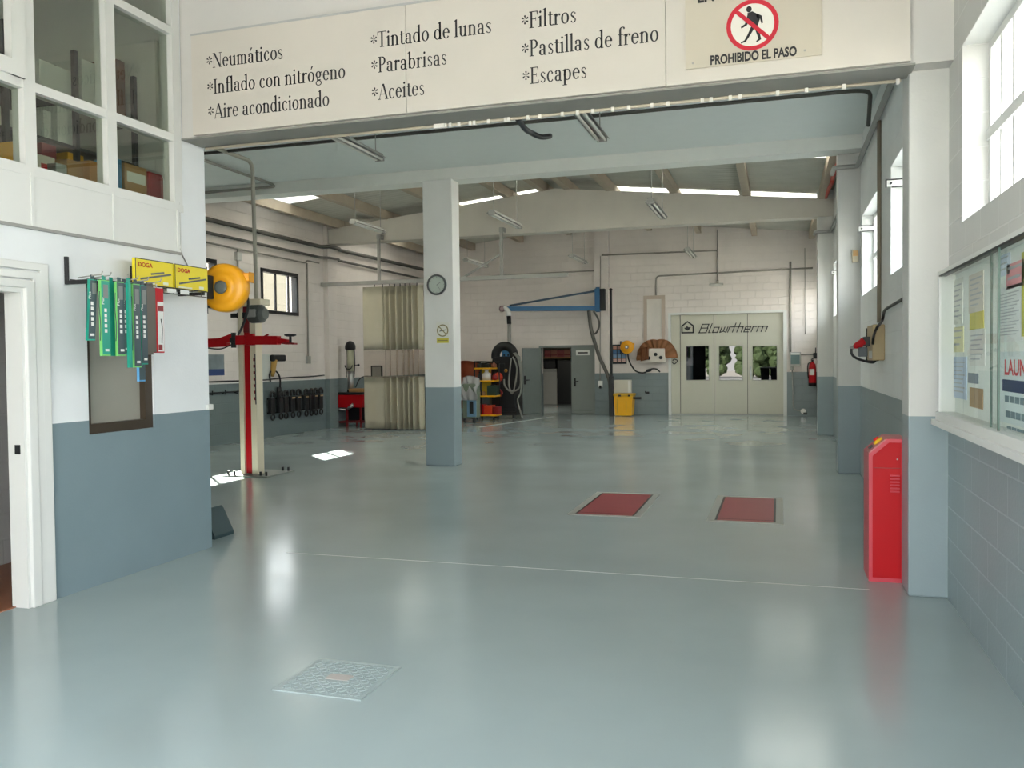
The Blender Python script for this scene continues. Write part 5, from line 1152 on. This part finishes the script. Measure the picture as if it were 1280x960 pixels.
# inside the store room
ll = bpy.data.lights.new('store_fill_light', 'AREA'); ll.energy = 30; ll.size = .3; ll.color = (1, .96, .85)  # unseen area light added to brighten the store room
lo = bpy.data.objects.new('store_fill_light', ll); C.objects.link(lo); lo.location = (-7.6, 26.0, 2.4)
t = thing('added_store_lamp', 'unseen added ceiling lamp brightening the store room behind the grey door', 'lamp', (-7.6, 26.0, 2.42)); MB().box(-7.75, -7.45, 25.85, 26.15, 2.42, 2.5, .01).build('housing', m_galv, t)
P = lambda x, y, Y=29.5: on(x, y, 'Y', Y)
a, b = P(677, 502), P(696, 461)
t = thing('store_cupboard', 'pale cupboard seen through the open grey door', 'cupboard', ((a.x+b.x)/2, 29.7, 0))
MB().box(a.x-.2, b.x, 29.5, 30.1, 0, b.z, .01).build('body', mat('cupboard_grey', (186, 186, 178), .5), t); MB().box(a.x-.21, b.x+.01, 29.48, 30.1, b.z-.1, b.z-.06).build('top_edge', m_galv, t)
o = thing('car_battery_box', 'black box on top of the pale cupboard in the store', 'box', ((a.x+b.x)/2, 29.8, b.z))
MB().box(a.x+.08, b.x-.05, 29.55, 30.0, b.z, b.z+.3, .03).build('body', m_black, o); MB().box(a.x+.12, b.x-.09, 29.6, 29.9, b.z+.29, b.z+.34, .02).build('lid', m_dark, o)
a, b = P(697, 501), P(713, 450.5)
t = thing('store_locker', 'tall black locker seen through the open grey door', 'locker', ((a.x+b.x)/2, 29.8, 0))
MB().box(a.x, b.x+.3, 29.5, 30.1, 0, b.z, .01).build('body', m_black, t); MB().box(a.x+.05, b.x+.25, 29.47, 29.5, .1, b.z-.08, .004).build('door', mat('panel_black', (34, 36, 38), .3), t)
a, b = P(679, 446), P(716, 434)
t = thing('store_shelf', 'shelf high up in the store behind the grey door', 'shelf', ((a.x+b.x)/2, 29.7, a.z-.08))
MB().box(a.x-.3, b.x+.3, 29.45, 30.2, a.z-.06, a.z-.02).build('board', m_card, t); MB().bar((a.x, 30.15, a.z-.5), (a.x, 29.5, a.z-.08), .03, .03).bar((b.x, 30.15, a.z-.5), (b.x, 29.5, a.z-.08), .03, .03).build('bracket', m_dark, t)
for k, px in enumerate((684.5, 692.5, 701, 709)):
    p = P(px, 444); o = thing('stock_box', f'dull red stock box on the high store shelf, {words[k]} from the left', 'box', (p.x, 29.7, a.z-.02), 'red boxes in the store')
    MB().box(p.x-.11-.03*(k == 2), p.x+.11+.02*(k == 2), 29.5, 29.9, a.z-.02, a.z+.22+.03*(k % 2), .006).build('body', mat(f'stock_red{k % 2}', [(170, 92, 92), (180, 120, 104)][k % 2], .7), o); MB().box(p.x-.11, p.x+.11, 29.49, 29.91, a.z+.04, a.z+.07).build('tape', m_dred, o)

# ================================================================== BACK WALL BITS RIGHT OF THE POLE
P = lambda x, y, Y=YB-.02: on(x, y, 'Y', Y)
yn = 23.5
a, b = P(767.5, 516, yn), P(790.5, 492, yn)
t = thing('waste_bin', 'yellow plastic waste bin against the back wall beside the dark pole', 'bin', ((a.x+b.x)/2, yn+.2, 0))
MB().prism([(a.x+.03, yn, .02), (b.x-.03, yn, .02), (b.x, yn, b.z-.05), (a.x, yn, b.z-.05)], (0, .45, 0)).build('body', m_yel, t)
MB().box(a.x-.02, b.x+.02, yn-.03, yn+.48, b.z-.07, b.z, .015).build('rim', mat('yellow_rim', (206, 160, 40), .5), t)
MB().box(a.x+.12, a.x+.2, yn-.04, yn-.02, b.z-.08, b.z-.03).box(b.x-.12, b.x-.06, yn-.04, yn-.02, b.z-.08, b.z-.03).box(b.x+.0, b.x+.22, yn+.1, yn+.16, b.z-.16, b.z-.1, .01).build('handle', m_dark, t)
MB().box(a.x+.08, a.x+.1, yn-.008, yn, .08, b.z-.15).box((a.x+b.x)/2+.07, (a.x+b.x)/2+.09, yn-.008, yn, .1, b.z-.2).build('rib', mat('yellow_rim', (206, 160, 40), .5), t)
a, b = P(767, 492, 24.05), P(788.5, 475, 24.05)
t = thing('white_carton', 'white panel carton rising behind the yellow bin', 'box', ((a.x+b.x)/2, 24.1, 0))
MB().box(a.x, b.x, 24.05-.0, 24.25, 0, b.z, .006).build('body', mat('carton_offwhite', (206, 204, 192), .6), t); MB().box(b.x-.08, b.x, 24.04, 24.052, .3, b.z-.03).build('fold', m_white, t)
a, b = P(765.5, 455), P(783, 430.5)
t = thing('wall_calendar', 'dark framed board of small pictures on the back wall behind the far hose reel', 'board', ((a.x+b.x)/2, YB-.02, b.z))
MB().box(a.x, b.x, YB-.03, YB, a.z, b.z).build('board', m_dark, t)
w = (b.x-a.x); h = (b.z-a.z)
for i in range(3):
    for j in range(4):
        m = mat(f'pic{(i*5+j*3) % 5}', [(206, 170, 160), (70, 110, 150), (200, 206, 206), (120, 150, 180), (190, 140, 120)][(i*5+j*3) % 5], .5)
        MB().box(a.x+w*(.06+.31*i), a.x+w*(.06+.31*i+.25), YB-.034, YB-.029, a.z+h*(.1+.22*j), a.z+h*(.1+.22*j+.17)).build('picture', m, t)
c0 = on(783.5, 434, 'Y', YB-.25)
r2 = reel((c0.x, YB-.22, c0.z), (.05, -1, 0), .19, .15, 'small far yellow hose reel on the back wall above the yellow bin', (1, 0, 0))
MB().lathe((c0.x, YB-.3, c0.z), (0, -1, 0), [(.03, 0), (.03, .05), (.02, .06)], 14).build('hub_cap', m_white, r2)
MB().tube([(c0.x-.17, YB-.2, c0.z), (c0.x-.17, YB-.0, c0.z)], .03, 8).build('wall_mount', m_dark, r2)
q = [(784.5, 440), (786, 450), (790, 458), (795, 464), (803, 466), (810, 464), (815, 461), (821, 461.5), (825, 465)]
MB().tube(spline([on(x, y, 'Y', YB-.16) for x, y in q], 6), .02, 8).build('hose', m_rubber, r2)
g = on(811, 463, 'Y', YB-.16); MB().lathe(g, (1, 0, .3), [(.02, -.08), (.045, -.05), (.045, .05), (.02, .08)], 12).build('hose_end', m_dark, r2)
# brown fan of masking paper on its dispenser
a, b = P(801, 453), P(841, 445)
t = thing('paper_dispenser', 'white box dispenser on the back wall left of the booth with round dark fittings', 'dispenser', (P(820, 450).x, YB-.1, P(820, 453).z))
p0, p1 = P(802, 453), P(833, 440)
MB().box(p0.x, p1.x, YB-.22, YB, p0.z, p0.z+.14, .01).box(P(812, 450).x, P(832, 450).x, YB-.22, YB, p0.z+.05, p1.z+.1, .02).build('body', mat('dispenser_white', (214, 206, 196), .5), t)
for q in ((811, 447.5), (819.5, 443), (826, 447)):
    c = on(*q, 'Y', YB-.22); MB().lathe(c, (0, -1, 0), [(.05, 0), (.05, .02), (.03, .03)], 14).build('knob', m_dark, t)
c = on(820, 446, 'Y', YB-.2)
t = thing('masking_paper_fan', 'fan of brown pleated masking paper draped over the white dispenser', 'paper', (c.x, YB-.2, c.z))
def fan(u, v):
    an = PI*(1.03-1.0*u); r = .10+v*(.36+.12*abs(math.cos(an))); pl = .03*math.sin(u*58)*(.4+v)*(1 if u < .45 else .4)
    return (c.x+.02+math.cos(an)*r*1.0, YB-.12-pl-.1*v*(1-v), c.z-.04+math.sin(an)*r*1.12-.06*max(0, u-.75)*4*v)
MB().sheet(fan, 90, 8, .004).build('pleated_paper', mat('masking_paper', (182, 130, 92), .8, var=.15), t)
MB().sheet(lambda u, v: (c.x-.42+.22*u, YB-.27+.02*math.sin(u*20), c.z-.12+.36*v+.05*u), 16, 6, .004).build('paper_tail', mat('masking_paper_dark', (158, 104, 72), .8), t)
cr_ = [P(840, 452), P(843, 455), P(847, 451), P(843, 449), P(841, 451)]
tag(MB().tube(spline([p+Vector((0, -.04, 0)) for p in cr_], 5), .012, 6).build('wire_hook', m_dark, None), 'small curled dark wire on the booth door edge', 'wire')
# recessed pale panel
a, b = P(805, 440), P(831, 369)
t = thing('wall_panel', 'tall pale framed duct panel on the back wall above the brown paper', 'panel', ((a.x+b.x)/2, YB-.03, a.z))
MB().box(a.x, a.x+.09, YB-.05, YB, a.z, b.z).box(b.x-.09, b.x, YB-.05, YB, a.z, b.z).box(a.x, b.x, YB-.05, YB, b.z-.1, b.z).build('frame', mat('panel_frame', (190, 174, 160), .7), t)
MB().box(a.x+.08, b.x-.08, YB-.025, YB, a.z, b.z-.08).build('panel', mat('panel_face', (216, 210, 202), .6), t)
p = P(807, 491); t = thing('wall_hook', 'small dark hook on the grey band left of the booth', 'hook', p)
MB().tube([(p.x, YB, p.z), (p.x, YB-.08, p.z), (p.x, YB-.08, p.z+.05)], .012, 8).build('hook', m_dark, t); MB().box(p.x+.02, p.x+.1, YB-.03, YB, p.z-.03, p.z+.03, .005).build('plate', m_dark, t)

# ================================================================== SPRAY BOOTH FRONT
YD = YB+.06
P = lambda x, y, Y=YD: on(x, y, 'Y', Y)
x0, x1, zt = BH[0], BH[1], BH[3]
fr = MB().box(x0-.02, x0+.05, YB-.03, YB+.3, 0, zt+.03).box(x1-.02, x1+.07, YB-.03, YB+.3, 0, zt+.03).box(x0-.02, x1+.07, YB-.03, YB+.3, zt-.03, zt+.03)
bd = struct('door_3', fr, m_wframe)
xs_ = [P(850.5, 450).x, P(892.5, 450).x, P(934.5, 450).x, x1-.015]
MB().box(x0+.05, xs_[0]-.012, YD, YD+.06, .03, zt-.03, .004).build('fixed_panel', m_booth, bd)
MB().box(x0+.05, x1-.02, YD-.02, YD+.1, .0, .035).build('threshold', m_galv, bd)
struct('booth_light_block', MB().box(x0-.1, x1+.1, YB+.3, YB+.4, 0, 3), m_dark)  # unseen dark slab added to stop light leaking round the doors
m_mir = bpy.data.materials.new('dark_mirror_glass'); m_mir.use_nodes = True
b_ = m_mir.node_tree.nodes['Principled BSDF']; b_.inputs['Base Color'].default_value = (.055, .055, .055, 1); b_.inputs['Metallic'].default_value = 1; b_.inputs['Roughness'].default_value = .01
for i in range(3):
    a, b = xs_[i], xs_[i+1]; wl, wr = [(858, 886), (899, 928), (941, 971)][i]
    h0, h1 = P(wl, 475).z, P(wl, 433).z; q0, q1 = P(wl, 450).x, P(wr, 450).x
    lf = MB().grid_wall('Y', YD, YD+.06, a+.006, b-.006, .04, zt-.035, [(q0, q1, h0, h1)]).build('leaf', m_booth, bd)
    MB().box(q0-.02, q0, YD-.008, YD+.01, h0-.02, h1+.02).box(q1, q1+.02, YD-.008, YD+.01, h0-.02, h1+.02).box(q0-.02, q1+.02, YD-.008, YD+.01, h0-.02, h0).box(q0-.02, q1+.02, YD-.008, YD+.01, h1, h1+.02).build('window_gasket', mat('gasket_grey', (176, 174, 162), .5), lf)
    MB().box(q0, q1, YD+.02, YD+.028, h0, h1).build('window_pane', m_mir, lf)
    MB().box(a-.006, a+.006, YD-.002, YD+.02, .05, zt-.04).build('edge_seal', m_dark, lf)
    if i == 2:
        MB().box(a+.06, a+.1, YD-.05, YD, .98, 1.34, .01).box(a+.05, a+.11, YD-.012, YD, 1.08, 1.22, .004).build('pull_handle', m_alu, lf)
# lettering drawn with slanted square strokes
a, b = P(874, 416), P(963, 414); hL = (P(874, 404).z-P(874, 416).z)*.92
mb = MB(); sc = (b.x-a.x)/8.15; yk = YD-.012
def st(pts, o, w=.17):
    for p, q in zip(pts, pts[1:]):
        A = Vector((a.x+(o+p[0]+.42*p[1])*sc, yk, a.z+p[1]*hL)); B = Vector((a.x+(o+q[0]+.42*q[1])*sc, yk, a.z+q[1]*hL)); d = (B-A).normalized()
        mb.bar(A-d*.012, B+d*.012, .004, w*sc*.62, (0, 0, 1) if abs(d.z) < .5 else (1, 0, 0))
for g, o in (([[(0, 0), (.25, 1)][:0] or [(.0, 0), (.0, .95), (.75, .95), (.75, .52), (.1, .52)], [(.8, .52), (.8, 0), (-.05, 0)]], 0),
             ([[(0, 1), (0, 0), (.2, 0)]], 1.1), ([[(0, 0), (.0, .58), (.55, .58), (.55, 0), (0, 0)]], 1.55), ([[(0, .58), (0, 0), (.35, .12), (.35, .58)], [(.35, .12), (.7, 0), (.7, .58)]], 2.4),
             ([[(0, 0), (0, .58), (.4, .58)]], 3.3), ([[(0, 0), (0, 1.0)], [(-.12, .62), (.9, .62)]], 3.85), ([[(0, 0), (0, 1.0)], [(0, .6), (.5, .6), (.5, 0)]], 4.35), ([[(.55, .3), (0, .3), (0, .6), (.55, .6), (.55, .3)], [(0, .3), (0, 0), (.5, 0)]], 5.15),
             ([[(0, 0), (0, .58), (.4, .58)]], 5.98), ([[(0, 0), (0, .58), (.5, .58), (.5, 0)], [(.5, .58), (1.0, .58), (1.0, 0)]], 6.6)):
    for s in g: st(s, o)
mb.build('lettering', m_ink, bd)
p0, p1 = P(852.5, 416), P(866.5, 402); lw, lh = p1.x-p0.x, p1.z-p0.z
mb = MB(); pts = [(0, 0), (0, .62), (.5, 1), (1, .62), (1, 0), (0, 0)]
for p, q in zip(pts, pts[1:]):
    A = Vector((p0.x+p[0]*lw, yk, p0.z+p[1]*lh)); B = Vector((p0.x+q[0]*lw, yk, p0.z+q[1]*lh)); d = (B-A).normalized(); mb.bar(A-d*.012, B+d*.012, .004, .038, (0, 0, 1) if abs(d.z) < .5 else (1, 0, 0))
mb.prism([(p0.x+lw*u, yk-.002, p0.z+lh*v) for u, v in ((.2, .42), (.38, .5), (.45, .66), (.55, .5), (.8, .5), (.68, .3), (.5, .18), (.32, .28))], (0, .004, 0))
mb.build('emblem', m_ink, bd)

# ================================================================== RIGHT OF THE BOOTH
P = lambda x, y, Y=YB-.02: on(x, y, 'Y', Y)
a, b = P(987, 458), P(1001, 440)
t = thing('control_box', 'grey control box with dark face on the wall right of the booth door', 'control box', ((a.x+b.x)/2, YB-.1, a.z))
MB().box(a.x, b.x, YB-.14, YB, a.z, b.z, .01).build('body', m_galv, t); MB().box(a.x+.03, b.x-.03, YB-.15, YB-.135, a.z+.06, b.z-.08, .004).build('face', mat('teal_face', (74, 104, 104), .3), t)
MB().box(a.x+.03, b.x-.03, YB-.15, YB-.135, b.z-.07, b.z-.02, .004).build('strip', m_white, t); MB().box(a.x+.02, a.x+.1, YB-.1, YB-.04, a.z-.1, a.z, .01).build('cable_gland', m_galv, t)
a = P(1004, 514); t = thing('socket', 'round pale socket low on the grey wall right of the booth', 'socket', a)
MB().lathe((a.x, YB, a.z), (0, -1, 0), [(.07, 0), (.07, .05), (.05, .07)], 20).build('body', m_white, t); MB().box(a.x+.0, a.x+.1, YB-.08, YB-.02, a.z-.09, a.z-.03, .01).build('plug', m_dark, t)
ye = YB-.12; a = on(1015.5, 482.5, 'Y', ye); R = .095
t = thing('fire_extinguisher', 'red fire extinguisher hung on the back wall beside the farthest pilaster', 'fire extinguisher', (a.x, ye, a.z))
h = on(1015, 452, 'Y', ye).z-a.z
MB().lathe((a.x, ye, a.z+.04), (0, 0, 1), [(R*.95, 0), (R, .02), (R, h-.22), (R*.85, h-.12), (R*.4, h-.06), (R*.3, h-.04)], 28).build('cylinder', m_red, t)
MB().lathe((a.x, ye, a.z), (0, 0, 1), [(R*.9, 0), (R*1.02, .01), (R*1.02, .08), (R, .085)], 28).build('foot', m_black, t)
MB().cyl((a.x, ye, a.z+h-.03), (a.x, ye, a.z+h+.05), .028, 12).bar((a.x-.02, ye, a.z+h+.06), (a.x+.04, ye-.12, a.z+h+.1), .025, .015).bar((a.x-.02, ye, a.z+h+.04), (a.x+.03, ye-.12, a.z+h+.04), .025, .012).build('valve', m_black, t)
MB().tube(spline([(a.x-.02, ye-.02, a.z+h), (a.x-.11, ye-.03, a.z+h-.08), (a.x-.115, ye-.02, a.z+h*.5), (a.x-.1, ye-.02, a.z+.2)], 6), .014, 8).build('hose', m_black, t)
lb = MB()
lb.sheet(lambda u, v: (a.x-R*1.01*math.sin((u-.65)*-1.5), ye-R*1.01*math.cos((u-.65)*1.5), a.z+h*.45+h*.25*v), 8, 2); lb.build('label', m_white, t)
MB().box(a.x-.03, a.x+.03, ye+.08, YB, a.z+h*.5, a.z+h*.8).build('bracket', m_dark, t)
t = thing('isolator_switch', 'small dark switch in the corner over the fire extinguisher', 'switch', P(1019, 446))
p = P(1019.5, 444); MB().box(p.x-.06, p.x+.04, YB-.1, YB, p.z-.09, p.z+.06, .01).build('body', m_dark, t); MB().tube([(p.x, YB-.05, p.z+.06), (p.x, YB-.05, p.z+.2)], .012, 8).build('cable', m_dark, t)
# red drop cords bundled by the eaves
q = [(1050, 202), (1046, 207), (1045, 213), (1041, 222), (1040, 228), (1036, 236), (1034, 242), (1031, 250)]
tag(MB().tube(spline([on(x, y, 'X', .9) for x, y in q], 6), .035, 8).build('red_sling', mat('sling_red', (170, 62, 50), .6), None), 'dull red sling rope stretched along the last purlin by the right wall', 'rope')
# dark bins and hedges outside the open front, mirrored in the booth windows
def bush(x, y, w, h, d, label):
    random.seed(int(x*10+y)); mb = MB()
    for k in range(80):
        r = random.uniform(.3, .65); c = (x+random.uniform(-w/2, w/2), y+random.uniform(-d/2, d/2), max(r*.7, random.uniform(.2, h-r)))
        s = bmesh.ops.create_icosphere(mb.bm, subdivisions=2, radius=r)
        for v in s['verts']: v.co = Vector(c)+v.co*(1+random.uniform(-.2, .2))
    tag(mb.build('hedge', mat('hedge_green', (70, 88, 52), .8, var=.4, nscale=9), None), label, 'hedge')
for k_, (x, h_) in enumerate(((-15, 4.6), (-10.5, 5.2), (-6, 4.4), (-1.5, 3.4), (3, 3.6))):
    bush(x, -27, 3.3, h_, 2, f'green hedge across the road outside, {words[k_]} from the left in the booth windows')
for k_, (x, y) in enumerate(((-.75, -2.6), (-.2, -2.3))):
    o = thing('wheelie_bin', ['dark wheeled bin outside mirrored in the right booth window, left one', 'dark wheeled bin outside mirrored in the right booth window, right one'][k_], 'bin', (x, y, -.13))
    MB().prism([(x-.2, y-.25, -.03), (x+.2, y-.25, -.03), (x+.26, y-.3, .95), (x-.26, y-.3, .95)], (0, .55, 0)).build('body', m_black, o); MB().box(x-.29, x+.29, y-.34, y+.34, .95, 1.03, .03).build('lid', m_dark, o)
    for s_ in (-.2, .2): MB().cyl((x+s_-.02, y+.22, -.03), (x+s_+.02, y+.22, -.03), .1, 16).build('wheel', m_rubber, o)
lf = struct('added_dark_leaf', MB().box(XO-.05, -3.95, YF-.14, YF-.06, -.0, 4.2), m_dark)  # unseen leaf added so the left booth pane mirrors dark
